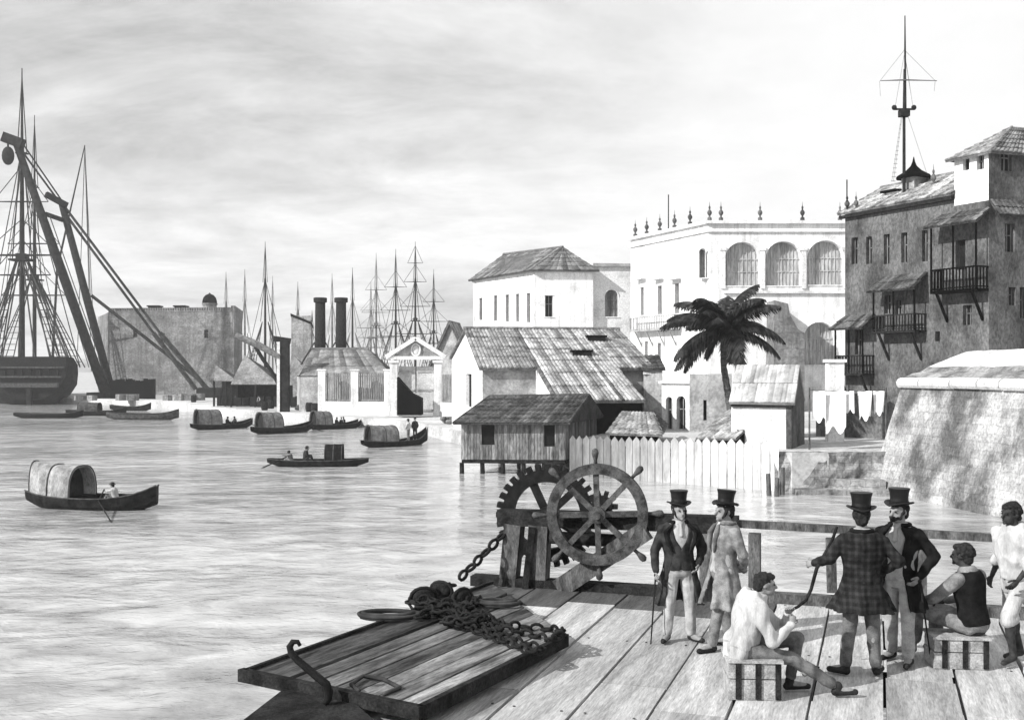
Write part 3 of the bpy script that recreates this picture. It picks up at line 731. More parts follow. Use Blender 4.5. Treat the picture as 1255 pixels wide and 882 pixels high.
# rope lying across the boards with frayed end
mb=MB(); mb.tube([G(x,y,PZ+.03) for x,y in((440,846),(430,838),(445,828),(470,832),(490,842),(470,850))],.022,6); tag(mb.build('rope','rope',smooth=True),'short length of rope dropped on the front boards of the platform','rope')
# ---------------------------------------------------------------- winch
wn_=empty('winch',wf(1.2,-.05),'timber hand winch with big spoked hand wheel and toothed gear wheel','winch')
def along(u,z): return wf(u,-.02,z)
def ux(px,v=-.02):            # u where direction px meets the line v
    k=(px-CX)/F; P=O+VV*v; return (k*P.y-P.x)/(U.x-k*U.y)
def zat(py,u,v=-.02): p=O+U*u+VV*v; return EYE-(py-HY)/F*p.y-DZ
u0,u1=ux(612),ux(905)
mb=MB(); z0=zat(633,u0); mb.beam(along(u0,z0),along(u1,z0+.04),.24,.25); mb.build('cross_beam','dark_wood',wn_)
for px,tw,lean in ((631,.27,-.10),(662,.31,-.04),(871,.30,0)):
    u=ux(px); mb=MB(); mb.beam(along(u,z0-.10),along(u+lean,.0),tw,.26,up=VV); mb.build('post','post_wood',wn_)
u=ux(655); mb=MB(); mb.beam(along(u,z0-.12)+VV*-.12,wf(u-.1,-.2,.0),.1,.12); mb.build('prop','dark_wood',wn_)
mb=MB(); mb.beam(wf(ux(795),-.18,z0-.08),wf(ux(688),-.16,.02),.16,.30); mb.build('diagonal_brace','post_wood',wn_)
hubc=W(732,630,16.75); fy=V(math.sin(R(9)),math.cos(R(9)),0); fx=V(fy.y,-fy.x,0); up=V(0,0,1)
def ringprism(mb,c,r0,r1,th,n=48):
    vs=[];fs=[]
    for k in range(n):
        a=2*math.pi*k/n; e=fx*math.cos(a)+up*math.sin(a)
        vs+=[c+e*r0-fy*th/2,c+e*r1-fy*th/2,c+e*r1+fy*th/2,c+e*r0+fy*th/2]
    for k in range(n):
        a,b=4*k,4*((k+1)%n)
        for q in range(4): fs.append((a+q,a+(q+1)%4,b+(q+1)%4,b+q))
    mb.add(vs,fs)
ax=MB(); ax.cyl(hubc-fy*.12,hubc+fy*1.0,.06,n=12); ax.build('axle','iron',wn_,smooth=True)
hw=MB(); rr=62/F*16.75; ringprism(hw,hubc,rr-.155,rr,.15); wheel=hw.build('hand_wheel','wheel_wood',wn_)
hb=MB(); hb.cyl(hubc-fy*.12,hubc+fy*.12,.13,n=18); hb.cyl(hubc-fy*.17,hubc-fy*.12,.06,n=12); hb.build('hub','wheel_wood',wheel)
for k in range(8):
    a=math.pi/4*k+R(2); e=fx*math.cos(a)+up*math.sin(a)
    s=MB(); s.beam(hubc+e*.1,hubc+e*(rr-.13),.085,.075,up=fy); s.build('spoke','wheel_wood',wheel)
for k in (0,1,2,3,4,5,6,7):
    a=math.pi/4*k+R(2); e=fx*math.cos(a)+up*math.sin(a)
    s=MB(); s.tube([hubc+e*q for q in(rr-.02,rr+.06,rr+.10,rr+.16,rr+.21,rr+.235)],[.03,.028,.04,.055,.048,.012],10); s.build('handle','wheel_wood',wheel,smooth=True)
gc=W(671,631,17.95); gr=56/F*17.95
gm=MB(); ringprism(gm,gc,gr-.2,gr,.16); gear=gm.build('gear_wheel','iron',wn_)
tm=MB()
for k in range(32):
    a=2*math.pi*k/32; e=fx*math.cos(a)+up*math.sin(a); tm.beam(gc+e*(gr-.01),gc+e*(gr+.095),.16,.085,up=fx*-math.sin(a)+up*math.cos(a))
tm.build('teeth','iron',gear)
for k in range(5):
    a=2*math.pi*k/5+.75; e=fx*math.cos(a)+up*math.sin(a); s=MB(); s.beam(gc+e*.08,gc+e*(gr-.18),.12,.13,up=fy); s.build('gear_spoke','iron',gear)
s=MB(); s.cyl(gc-fy*.15,gc+fy*.15,.15,n=16); s.build('gear_hub','iron',gear)
pc=hubc+fy*1.0; s=MB(); s.cyl(pc-fy*.1,pc+fy*.1,.17,n=16)
for k in range(10):
    a=2*math.pi*k/10; e=fx*math.cos(a)+up*math.sin(a); s.beam(pc+e*.16,pc+e*.25,.16,.07,up=fx*-math.sin(a)+up*math.cos(a))
s.build('pinion','iron',wn_)
s=MB(); s.cyl(gc-fy*.6,gc+fy*.5,.05,n=10); s.build('gear_axle','iron',wn_)
s=MB(); s.cyl(along(ux(676),z0-.28)-VV*.05,along(ux(770),z0-.28)-VV*.05,.10,n=14); s.build('drum','dark_wood',wn_,smooth=True)
# ---------------------------------------------------------------- railing
rl=empty('railing',wf(9,-.02),'plain timber railing along the back edge of the wharf with square posts','railing')
mb=MB(); mb.beam(wf(ux(896),-.02,zat(641,ux(896))),wf(13.9,-.02,1.02),.11,.11); mb.build('top_rail','post_wood',rl)
for px in (925,1128,1262): 
    u=ux(px); mb=MB(); mb.beam(wf(u,-.02,1.0),wf(u,-.02,.2),.17,.17,up=VV); mb.build('post','post_wood',rl)
u=ux(1018); mb=MB(); mb.beam(wf(u,-.02,.98),wf(u+.02,-.02,.2),.14,.14,up=VV); mb.build('post','post_wood',rl)
# ---------------------------------------------------------------- people on the wharf
def onp(px,py,S=1.0): p=G(px,py,DZ); return V(p.x,p.y,DZ+.006)
def stick(name,a,b,label,r=.011,knob=True,m='iron'):
    mb=MB(); mb.tube([a,Vector(a).lerp(b,.5),b],[r,r*.95,r*.7],8)
    if knob: mb.ell(a,(.022,.022,.026),None,8,6)
    return tag(mb.build(name,m,smooth=True),label,'walking stick')
def wp(root,p): return Vector(root.location)+Matrix.Rotation(root.rotation_euler.z,3,'Z')@(Vector(p)*Vector(root.scale))
# A: facing us, coat open over waistcoat, pale breeches
a=person('gentleman in dark waistcoat and pale trousers facing us beside the hand wheel',onp(832,786),R(6),
 dict(knL=(.125,-.03,.50),knR=(-.12,-.03,.50),anL=(.15,-.0,.09),anR=(-.135,.02,.09),toeL=(.25,-.12,.035),toeR=(-.22,-.12,.035),elL=(.30,.06,1.15),wrL=(.22,-.06,.98),elR=(-.285,.03,1.15),wrR=(-.30,-.08,.90),yaw=R(8),curl=.8),
 dict(skin='skin_pale',hair='hair_dark',sideburns=True,trousers='cloth_light',shoes='leather',shirt='cloth_white',waistcoat='cloth_dark',vneck=.28,cravat='cloth_white',coat='cloth_dark',collar='cloth_black',coat_open=.78,coat_hem=-.46,flare=.08,hat='top'),1.0)
stick('walking_cane',wp(a,(-.305,-.11,.86)),wp(a,(-.36,-.10,.0)),'thin dark walking cane held by the man in front of the wheel')
# B: in profile facing the winch, long grey frock coat
b=person('gentleman in grey frock coat and top hat seen in profile, hands behind his back',onp(886,794),R(-72),
 dict(knL=(.09,-.10,.50),knR=(-.10,.07,.50),anL=(.10,-.20,.08),anR=(-.10,.14,.09),elL=(.27,.10,1.16),wrL=(.10,.22,.98),elR=(-.27,.10,1.16),wrR=(-.08,.23,.97),lean=R(-3),curl=.8,hat_tilt=R(-6)),
 dict(skin='skin_pale',hair='hair_dark',sideburns=True,trousers='cloth_grey',shoes='leather',shirt='cloth_white',waistcoat='cloth_light',cravat='cloth_white',coat='cloth_grey',collar='cloth_mid',coat_open=.30,coat_hem=-.43,flare=.10,hat='top'),1.02)
# C: from behind, dark plaid frock coat, holding a stick out
c_=person('man in dark plaid coat and top hat, back turned, holding out a bent stick',onp(1056,826),R(176),
 dict(knL=(.12,.0,.50),knR=(-.11,-.02,.50),anL=(.16,.02,.09),anR=(-.13,.03,.09),toeL=(.30,-.05,.035),toeR=(-.22,-.11,.035),elL=(.31,.02,1.20),wrL=(.43,-.16,1.13),elR=(-.34,.08,1.20),wrR=(-.21,-.10,1.04),curl=1.0,yaw=R(-6)),
 dict(skin='skin_pale',hair='hair_dark',trousers='cloth_mid',shoes='leather',shirt='cloth_white',waistcoat='cloth_dark',coat='cloth_plaid',collar='cloth_black',coat_open=.28,coat_hem=-.26,flare=.11,hat='top'),1.07)
mb=MB(); dC=c_.location.y+.1
mb.tube([W(x,y,dC) for x,y in((1026,645),(1019,664),(1008,684),(1001,696),(994,722),(988,735),(978,743),(970,747))],[.016,.02,.022,.022,.02,.019,.018,.014],8)
tag(mb.build('bent_stick','dark_wood',smooth=True),'crooked dark stick in the hand of the plaid coated man','stick')
# D: three quarter view, black coat, cane
d_=person('bearded gentleman in black coat and tall top hat beside the plaid coated man',onp(1102,812),R(-40),
 dict(knL=(.11,-.06,.50),knR=(-.10,.04,.50),anL=(.12,-.06,.09),anR=(-.12,.12,.09),elL=(.33,.08,1.18),wrL=(.24,-.08,.98),elR=(-.30,.0,1.16),wrR=(-.17,-.20,1.05),curl=.9,yaw=R(-18)),
 dict(skin='skin_pale',hair='hair_dark',sideburns=True,beard='hair_dark',trousers='cloth_light',shoes='leather',shirt='cloth_white',waistcoat='cloth_light',cravat='cloth_white',coat='cloth_black',coat_open=.55,coat_hem=-.34,flare=.08,hat='top'),1.07)
stick('walking_cane',wp(d_,(.26,-.14,.94)),W(1143,823,d_.location.y-.0),'long slender cane of the bearded gentleman slanting to the deck')
# crates
def crate(px0,px1,py,h,dep,label,rz):
    p0,p1=G(px0,py,DZ),G(px1,py,DZ); wd=(p1-p0).length; mid=(p0+p1)/2; dd=V(math.sin(rz),math.cos(rz),0); e=V(dd.y,-dd.x,0)
    r=empty('crate',mid+dd*dep/2,label,'crate'); z=V(0,0,1); o=mid+V(0,0,.004)
    def bx(nm,a,b,c0,c1,z0,z1,m):
        q=MB(); q.hexa([o+e*a+dd*c0+z*z0,o+e*b+dd*c0+z*z0,o+e*b+dd*c1+z*z0,o+e*a+dd*c1+z*z0],[o+e*a+dd*c0+z*z1,o+e*b+dd*c0+z*z1,o+e*b+dd*c1+z*z1,o+e*a+dd*c1+z*z1]); return q.build(nm,m,r)
    w2=wd/2
    bx('box',-w2,w2,0,dep,0,h*.52-.006,'crate_wood'); bx('box',-w2+.006,w2-.006,.004,dep-.004,h*.52+.006,h-.03,'crate_wood')
    bx('lid',-w2-.015,w2+.015,-.015,dep+.015,h-.028,h,'crate_wood')
    for q in(-.62,.12,.86): bx('batten',w2*q-.03,w2*q+.03,-.018,-.002,.01,h-.032,'dark_wood')
    return r
crate(893,958,858,.41,.46,'slatted wooden crate under the seated boy in the white shirt',R(4))
crate(1146,1212,820,.36,.44,'low wooden crate under the seated person in the dark waistcoat',R(6))
# E: boy seated in profile
p=G(915,858,DZ)
e=person('seated boy in loose white shirt resting his chin on his hand',V(p.x+.0,p.y+.24,DZ),R(90),
 dict(pel=(0,.02,.50),lean=R(17),knL=(.10,-.58,.56),knR=(-.09,-.47,.40),anL=(.09,-.50,.10),anR=(-.11,-.92,.10),toeL=(.10,-.68,.05),toeR=(-.13,-1.08,.06),elL=(.16,-.42,.64),wrL=(.03,-.47,.83),elR=(-.2,-.26,.60),wrR=(-.12,-.46,.76),hdL=(-.2,.5,.4),hdR=(.6,.2,.5),head=(0,-.05,.70),pitch=R(4),curl=1.1),
 dict(skin='skin_pale',hair='hair_dark',trousers='cloth_mid',trouser_end=.9,shoes='leather',shirt='cloth_white',sleeve_r=.075,shirt_tail=True),1.0)
# F: seated from behind, dark skin, dark waistcoat
p=G(1196,820,DZ)
f_=person('seated person in dark waistcoat with curly dark hair, back turned to us',V(p.x+.02,p.y+.2,DZ),R(215),
 dict(pel=(0,.04,.46),lean=R(9),knL=(.16,-.50,.52),knR=(-.14,-.50,.50),anL=(.14,-.56,.09),anR=(-.14,-.46,.09),elL=(.30,-.20,.72),wrL=(.22,-.46,.60),elR=(-.29,-.10,.70),wrR=(-.16,-.38,.60),curl=.8,yaw=R(10)),
 dict(skin='skin_dark',hair='hair_dark',curly=True,trousers='cloth_grey',trouser_end=.8,shirt='cloth_grey',sleeve_r=.07,waistcoat='cloth_black',open_v=False),1.08)
# G: standing at the frame edge
p=G(1247,812,DZ)
g_=person('standing dark skinned person in loose white smock and short breeches looking over the railing',V(p.x,p.y,DZ+.005),R(-68),
 dict(knL=(.10,-.24,.55),knR=(-.11,.02,.50),anL=(.10,-.16,.12),anR=(-.11,.16,.09),elL=(.25,-.06,1.15),wrL=(.22,-.22,.97),elR=(-.27,.05,1.14),wrR=(-.24,-.10,.92),lean=R(6),curl=.8),
 dict(skin='skin_dark',hair='hair_dark',curly=True,trousers='cloth_white',trouser_end=.12,shirt='cloth_white',sleeve_r=.082,sleeve_end=.3,shirt_tail=True),1.06)
# ---------------------------------------------------------------- boats
def crew(label,loc,rz,h=1.7,pose='stand',look=None,group=None):
    if pose=='stand': P=dict(elL=(.27,.0,1.16),wrL=(.2,-.14,.98),elR=(-.27,.02,1.15),wrR=(-.26,-.06,.9))
    elif pose=='sit': P=dict(pel=(0,0,.16),lean=R(10),knL=(.16,-.36,.42),knR=(-.16,-.36,.42),anL=(.14,-.5,.06),anR=(-.14,-.5,.06),elL=(.25,-.12,.46),wrL=(.16,-.34,.45),elR=(-.25,-.12,.46),wrR=(-.16,-.34,.45))
    elif pose=='row': P=dict(pel=(0,0,.16),lean=R(16),knL=(.16,-.40,.40),knR=(-.16,-.40,.40),anL=(.14,-.62,.06),anR=(-.14,-.62,.06),elL=(.22,-.34,.58),wrL=(.10,-.58,.60),elR=(-.22,-.34,.58),wrR=(-.10,-.58,.60))
    elif pose=='walk': P=dict(knL=(.10,-.16,.5),anL=(.1,-.24,.1),anR=(-.1,.24,.12),knR=(-.1,.04,.5),elL=(.26,.12,1.15),wrL=(.24,.02,.93),elR=(-.26,-.02,1.15),wrR=(-.25,-.22,.96))
    return person(label,loc,rz,P,look,h/1.75,fine=False,group=group)
LK=[dict(skin='skin_pale',hair='hair_dark',trousers='cloth_grey',shirt='cloth_white',hat='round'),
    dict(skin='skin_dark',hair='hair_dark',trousers='cloth_light',shirt='cloth_mid'),
    dict(skin='skin_pale',hair='hair_dark',trousers='cloth_dark',shirt='cloth_white',waistcoat='cloth_dark',open_v=False,hat='round'),
    dict(skin='skin_pale',hair='hair_brown',trousers='cloth_dark',shirt='cloth_dark',hat='round')]
def boat(label,pos,rz,L,B,sheer=.45,free=.5,canopy=None,m='boat_dark',bowlift=.4,group='small boats on the harbour'):
    """local +X is the bow. canopy: (x0,x1,height,material)"""
    r=empty('boat',pos,label,'boat',group,rz,local=True)
    mb=MB(); ns=18; nr=9
    def sec(t):            # t -1 stern .. 1 bow
        w=B/2*(1-abs(t)**2.6*(.9 if t>0 else .72)); 
        zt=free+sheer*abs(t)**2.4+(bowlift*max(0,t)**4); zb=-.28+ (.55*max(0,abs(t)-.55)/.45 if abs(t)>.55 else 0)
        return max(w,.03),zt,zb
    rows=[]
    for i in range(ns+1):
        t=-1+2*i/ns; w,zt,zb=sec(t); row=[]
        for k in range(nr):
            a=math.pi*k/(nr-1); q=math.cos(a); row.append(V(t*L/2+ (.0),w*(abs(q)**.65)*(1 if q>0 else -1),zt-(zt-zb)*math.sin(a)**.8))
        rows.append(row)
    inn=[[V(p.x,p.y*.86,max(p.z+.05,-.05)) if 0<k<nr-1 else V(p.x,p.y*.88,p.z) for k,p in enumerate(row)] for row in rows]
    vs=[p for q in rows for p in q]+[p for q in inn for p in q]; fs=[]; q0=(ns+1)*nr
    for i in range(ns):
        for k in range(nr-1):
            a=i*nr+k; fs.append((a,a+1,a+nr+1,a+nr)); fs.append((q0+a,q0+a+nr,q0+a+nr+1,q0+a+1))
        for k in(0,nr-1): a=i*nr+k; fs.append((a,a+nr,q0+a+nr,q0+a))
    for i in(0,ns):
        for k in range(nr-1): a=i*nr+k; fs.append((a,q0+a,q0+a+1,a+1))
    mb.add(vs,fs); mb.build('hull',m,r,smooth=False)
    g=MB()
    for s in(0,nr-1): g.tube([rows[i][s]+V(0,0,.02) for i in range(ns+1)],.04,5)
    g.build('gunwale','boat_wood' if m=='boat_dark' else 'dark_wood',r)
    for t in(-.45,.1,.5):
        w,zt,zb=sec(t)
        if canopy and canopy[0]<t*L/2<canopy[1]: continue
        th=MB(); th.box((t*L/2,0,zt-.16),(.24,w*1.7,.05)); th.build('thwart','boat_wood',r)
    if canopy:
        x0,x1,h,cm=canopy; n=14; sv=[];sf=[]
        cn_=empty  # noqa
        mb=MB(); xs=[x0+(x1-x0)*i/8 for i in range(9)]
        for i,x in enumerate(xs):
            w=sec(2*x/L)[0]*.97; zt=sec(2*x/L)[1]-.02; bulge=1+.02*(i%2)
            for k in range(n+1):
                a=math.pi*k/n; c,s_=math.cos(a),math.sin(a)
                for off in(0,.05):
                    sv.append(V(x,(w*bulge-off)*(abs(c)**.7)*(1 if c>=0 else -1),zt+(h*bulge-off)*(s_**.75)))
        st_=2*(n+1)
        for i in range(8):
            for k in range(n):
                a=i*st_+2*k; sf.append((a,a+2,a+st_+2,a+st_)); sf.append((a+1,a+st_+1,a+st_+3,a+3))
        for i in(0,8):
            for k in range(n): a=i*st_+2*k; sf.append((a,a+1,a+3,a+2))
        mb.add(sv,sf); cp=mb.build('canopy',cm,r)
        hm=MB()
        for i in(0,4,8):
            x=xs[i]; w=sec(2*x/L)[0]; zt=sec(2*x/L)[1]
            hm.tube([V(x,(w)*(abs(math.cos(a))**.7)*(1 if math.cos(a)>=0 else -1),zt-.02+(h+.02)*(max(0,math.sin(a))**.75)) for a in[math.pi*k/n for k in range(n+1)]],.035,5)
        hm.build('hoop','boat_wood',cp)
        for q_ in(1,6):
         bk=MB(); x=xs[q_]; w=sec(2*x/L)[0]*.9; zt=sec(2*x/L)[1]
         bk.prism([V(x,(w)*(abs(math.cos(a))**.7)*(1 if math.cos(a)>=0 else -1),zt-.02+(h-.08)*(max(0,math.sin(a))**.75)) for a in[math.pi*k/n for k in range(n+1)]],V(.04,0,0))
         bk.build('shade_panel','inner_dark',cp)  # added dark sheets standing in for the shade inside the canopy
    return r
def bl(r,x,y,z): return Vector(r.location)+Matrix.Rotation(r.rotation_euler.z,3,'Z')@V(x,y,z)
def face(r,extra=0): return r.rotation_euler.z+R(90)+extra
p=G(113,622); b1=boat('large boat with a pale barrel canopy and one rower, alone on the near water',p,R(-14),7.3,2.3,.25,.55,(-3.25,-.55,1.55,'matting'))
c=crew('rower in pale shirt pulling an oar in the nearest canopied boat',bl(b1,1.35,.0,.30),face(b1,R(180)),1.75,'row',LK[0])
mb=MB(); mb.tube([bl(b1,.75,-.1,.95),bl(b1,1.15,-1.15,.5),W(147,657,G(147,657,-.3).y)],.035,6); e_=W(147,657,G(147,657,-.3).y); s_=bl(b1,1.15,-1.15,.5); mb.beam(s_.lerp(e_,.72),e_,.2,.04)
tag(mb.build('oar','dark_wood'),'long dark oar dipping into the water beside the nearest boat','oar')
p=G(390,571); b2=boat('low dark boat with two people and a small dark canopy in mid harbour',p,R(3),7.2,1.9,.12,.42,(.55,1.75,1.15,'boat_dark'),bowlift=0)
crew('passenger in dark clothes sitting upright amidships in the low dark boat',bl(b2,-.95,0,.28),face(b2),2.0,'sit',LK[3])
crew('passenger bent low near the stern of the low dark boat',bl(b2,-1.9,.1,.18),face(b2,R(180)),1.75,'row',LK[1])
p=G(485,546); b3=boat('canopied boat with two people standing in its raised bow near the gate',p,R(48),7.9,2.1,.2,.45,(-3.3,-.5,1.45,'matting_grey'),bowlift=.9)
crew('standing boatman in pale trousers in the raised bow',bl(b3,1.6,.05,.35),face(b3,R(100)),2.0,'stand',LK[0])
crew('standing boatman in dark clothes nearest the tip of the raised bow',bl(b3,2.35,-.05,.45),face(b3,R(-120)),2.0,'stand',LK[3])
p=G(347,530); b4=boat('broad canopied boat with square dark opening moored below the hand crane',p,R(54),8.8,2.5,.2,.6,(-3.4,-1.0,1.7,'matting_grey'))
p=G(411,525); b5=boat('boat with round canopy and a huddle of passengers beneath the white palisade',p,R(52),8.6,2.3,.2,.5,(-3.5,-1.4,1.6,'matting_grey'))
for i,(x,y,lk,lb) in enumerate(((.2,.1,3,'huddled passenger nearest the round canopy'),(.85,-.1,2,'huddled passenger in dark waistcoat amid the boat below the palisade'),(1.5,.1,3,'huddled passenger nearest the bow of the boat below the palisade'))):
    crew(lb,bl(b5,x,y,.3),face(b5,R(40*i)),1.8,'sit',LK[lk])
p=G(273,525); b6=boat('small boat with a dark open hood and two passengers off the tents',p,R(54),9.0,2.4,.2,.5,(-3.8,-1.0,1.8,'matting_grey'))
for i,(x,lb) in enumerate(((.6,'seated passenger just outside the dark hood'),(1.9,'seated passenger near the bow of the hooded boat'))): crew(lb,bl(b6,x,0,.3),face(b6,R(180*i)),1.9,'sit',LK[3])
p=G(175,514); b7=boat('long low grey lighter lying below the sheer legs',p,R(-5),10.5,2.6,.3,.8,None,'boat_wood')
p=G(160,503); b8=boat('dark skiff lying behind the long grey lighter',p,R(-8),7.5,2.0,.3,.7,None,'boat_dark')
p=G(118,509); b9=boat('broad dark barge with a low hood under the ship stern',p,R(4),9,2.8,.2,.7,(-2.5,.5,1.3,'boat_wood'),'boat_dark')
p=G(60,512); b10=boat('low barge moored close under the warship stern',p,R(2),10,2.8,.2,.6,None,'boat_dark')
p=G(553,531,.05); boat('tiny skiff drawn up at the edge of the sandy quay by the hut',V(p.x-.6,p.y+1,.1),R(-12),3.6,1.2,.15,.35,None,'boat_wood')
# people ashore
def ashore(px,py,label,rz,h,lk,pose='walk'):
    q=G(px,py,QZ); crew(label,V(q.x,q.y,QZ),rz,h,pose,LK[lk])
ashore(533,507,'lone person in dark clothes standing by the gate pillar',R(30),1.9,3,'stand')
ashore(302,497,'person in white shirt standing in front of the tents',R(10),1.8,0,'stand')
ashore(289,497,'person in grey shirt walking between the tents and the water',R(60),1.8,1)
ashore(317,499,'person in dark waistcoat standing at the foot of the hand crane',R(-30),1.8,2,'stand')
# ---------------------------------------------------------------- warship seen from the stern
sd=222.0; sx=(36-CX)/F*sd
ship=empty('sailing_ship',V(sx,sd,0),'big dark wooden warship moored stern-on with tall masts and heavy shrouds','ship')
S0=V(sx,sd,0)
SV=lambda x,y,z: V(sx+x+y*sx/sd,sd+y,z)
mb=MB(); secs=[]      # hull goes away from us along +Y, 55 m
def ss(y,w,zt,zb):
    out=[]
    for k in range(13):
        a=math.pi*k/12; c,s_=math.cos(a),math.sin(a)
        q=(1-s_)
        # 1 at rail, 0 at keel
        tum=1+.10*math.sin(math.pi*min(1,q*1.2))
        out.append(SV(w*tum*(abs(c)**.72)*(1 if c>0 else -1),y,zt-(zt-zb)*s_**1.2))
    return out
secs=[ss(0,7.4,9.8,.9),ss(2.5,9.0,9.6,-.6),ss(14,10.4,8.2,-1.5),ss(30,10.4,7.4,-1.5),ss(44,8.0,8.0,-1),ss(54,2,9.5,1)]
vs=[p for s_ in secs for p in s_]; fs=[tuple(range(13))]
for i in range(len(secs)-1):
    for k in range(12): a=i*13+k; fs.append((a,a+1,a+14,a+13))
    fs.append((i*13,i*13+13,i*13+25,i*13+12))
mb.add(vs,fs); mb.build('hull','boat_dark',ship)
mb=MB(); mb.box(SV(0,-.5,4.0),(11.6,1.0,.9)); mb.box(SV(0,-.3,5.7),(13.0,.6,.35)); mb.box(SV(0,-.3,7.6),(14.0,.6,.3)); mb.build('stern_gallery','boat_wood',ship)
for k in range(7): mb=MB(); mb.box(SV(-5.4+1.8*k,-.12,6.6),(1.0,.3,1.2)); mb.build('stern_window','opening',ship)
mb=MB(); mb.box(SV(0,-.4,1.7),(.9,.9,4.2)); mb.build('rudder','dark_wood',ship)
def mast(parent,base,H,r,yards,name='mast',m='spar',ropes='rope',spread=6,top=.45,lines=True,tops=True,vis=1.0):
    base=Vector(base); mb=MB(); mb.tube([base,base+V(0,0,H*.45),base+V(0,0,H*.75),base+V(0,0,H)],[r,r*.85,r*.5,r*.16],8)
    mo=mb.build(name,m,parent)
    if tops:
        t=MB(); z=H*top; t.box(base+V(0,0,z),(r*7,r*5,r*.6)); t.box(base+V(0,0,z+r*1.2),(r*3,r*3,r*1.8)); t.box(base+V(0,0,H*.72),(r*3.5,r*2.5,r*.35)); t.build('top','dark_wood' if m=='spar' else m,mo)
    for z,wd,rr in yards:
        y=MB(); y.tube([base+V(-wd/2,-r*1.1,H*z),base+V(0,-r*1.1,H*z),base+V(wd/2,-r*1.1,H*z)],[rr*.5,rr,rr*.5],6); y.build('yard',m,mo)
    if lines:
        k=MB(); rp_=.055*vis
        for s in(-1,1):
            for q in(.55,.75,.9,1.0):
                rope_mesh(k,base+V(s*spread*q,r*(1+q*3),H*.02),base+V(s*r*2,0,H*top),rp_)
            for q in(.5,.95): rope_mesh(k,base+V(s*r*3.2,0,H*top),base+V(s*r*.4,0,H*(.7+.05*q)),rp_*.8)
            rope_mesh(k,base+V(s*spread*1.05,r*6,H*.02),base+V(0,0,H*.74),rp_*.7); rope_mesh(k,base+V(s*r*1.6,0,H*.72),base+V(0,0,H*.97),rp_*.7)
            for j in range(1,14):    # ratlines
                q=j/15; a=(base+V(s*spread*.55,r*2,H*.02)).lerp(base+V(s*r*2,0,H*top),q); b_=(base+V(s*spread,r*4,H*.02)).lerp(base+V(s*r*2,0,H*top),q); rope_mesh(k,a,b_,rp_*.6,0,3)
            for z,wd,rr in yards:
                rope_mesh(k,base+V(s*wd/2,-r,H*z),base+V(0,0,min(H*.98,H*z+H*.12)),rp_*.6)
        k.build('shrouds',ropes,mo)
    return mo
mast(ship,SV(-1.6,16,6.5),66,.66,[(.32,13,.25),(.385,17,.3),(.56,12,.2)],spread=10.5,top=.37,vis=3.0)
mast(ship,SV(1.2,34,6.5),60,.5,[(.3,15,.25),(.5,12,.2)],spread=11,top=.36,vis=2.4)
mb=MB()
for s,xx in((-1,-7.5),(1,8),(-1,-9),(1,6)):
    rope_mesh(mb,SV(xx,2,9),SV(-1.6,16,6.5+24),.12); rope_mesh(mb,SV(xx*.9,8,8.5),SV(-1.6,16,6.5+46),.09)
for k in range(6): rope_mesh(mb,SV(-9+3.4*k,1,9),SV(-2.6+.4*k,15,6.5+24),.16)
mb.build('backstays','rope',ship)
# ---------------------------------------------------------------- sheer legs
sl=empty('sheer_legs',G(130,488,QZ),'giant dark sheer-legs crane of two leaning timbers tied back by twin stays to the quay','crane')
D=229.0; hd=W(20,176,D-6); kn_=W(76,252,D+3)
f1=W(131,474,D); f2=W(139,470,D+4); f1.z=QZ; f2.z=QZ
mb=MB(); mb.tube([f1,f1.lerp(hd,.5),hd],[1.0,1.0,.72],10); mb.build('leg','spar',sl,smooth=True)
mb=MB(); mb.tube([f2,f2.lerp(kn_,.5),kn_+V(-.1,0,.6)],[.85,.85,.7],10); mb.build('leg','spar',sl,smooth=True)
for a,b,w_ in((W(56,238,D),W(82,252,D+3),1.1),(W(55,262,D),W(78,270,D+3),.8)): mb=MB(); mb.beam(a,b,w_,w_); mb.build('cross_tie','spar',sl)
mb=MB(); mb.box(hd+V(-.6,0,.6),(4.2,1.8,2.0),Matrix.Rotation(R(20),3,'Y')); mb.build('head_block','spar',sl)
mb=MB(); mb.ell(hd+V(-1.4,-.6,-2.6),(1.3,.9,1.9),None,10,8); mb.cyl(hd+V(-1.4,-.6,-1),hd+V(-1.4,-.6,0),.2); mb.build('hoist_block','dark_wood',sl,smooth=True)
mb=MB()
anch=W(258,470,D+6); anch.z=2.2; anch2=W(240,466,D+6); anch2.z=3
for a,b,r_ in((hd,kn_,.2),(hd+V(.6,0,1),kn_+V(0,0,1),.16),(kn_+V(0,0,.5),W(196,408,D+5),.3),(kn_+V(0,0,-.8),W(188,408,D+5),.3),(W(196,408,D+5),anch,.55),(W(188,408,D+5),anch2,.5)): mb.tube([a,b],r_,6)
mb.build('backstay','rope',sl)
mb=MB(); rope_mesh(mb,W(112,362,D+4),W(240,462,D+6),.35); rope_mesh(mb,W(60,262,D),W(133,470,D+2),.1); rope_mesh(mb,W(104,180,D+40),W(112,400,D+6),.08); mb.build('guy_rope','rope',sl)
mb=MB(); mb.box(V(f1.x+.6,f1.y+1.5,QZ+.6),(9,5,1.2)); mb.build('footing','dark_wood',sl); mb=MB(); mb.box(V(anch.x,anch.y,QZ+1.0),(5,4,2.2)); mb.build('anchor_block','dark_wood',sl)
gy=empty('spar_pole',V((75-CX)/F*268,268,0),'thin bare spar leaning between the sheer legs and the fort','mast')
mb=MB(); mb.tube([W(70,330,268),W(104,178,268)],[.3,.12],6); mb.tube([V((62-CX)/F*268,268,0),W(70,330,268)],[.34,.3],6); mb.build('pole','spar',gy)
mb=MB(); 
for x,y in((95,430),(112,455),(118,470)): rope_mesh(mb,W(104,182,268),W(x,y,268),.09)
mb.build('stay','rope',gy)
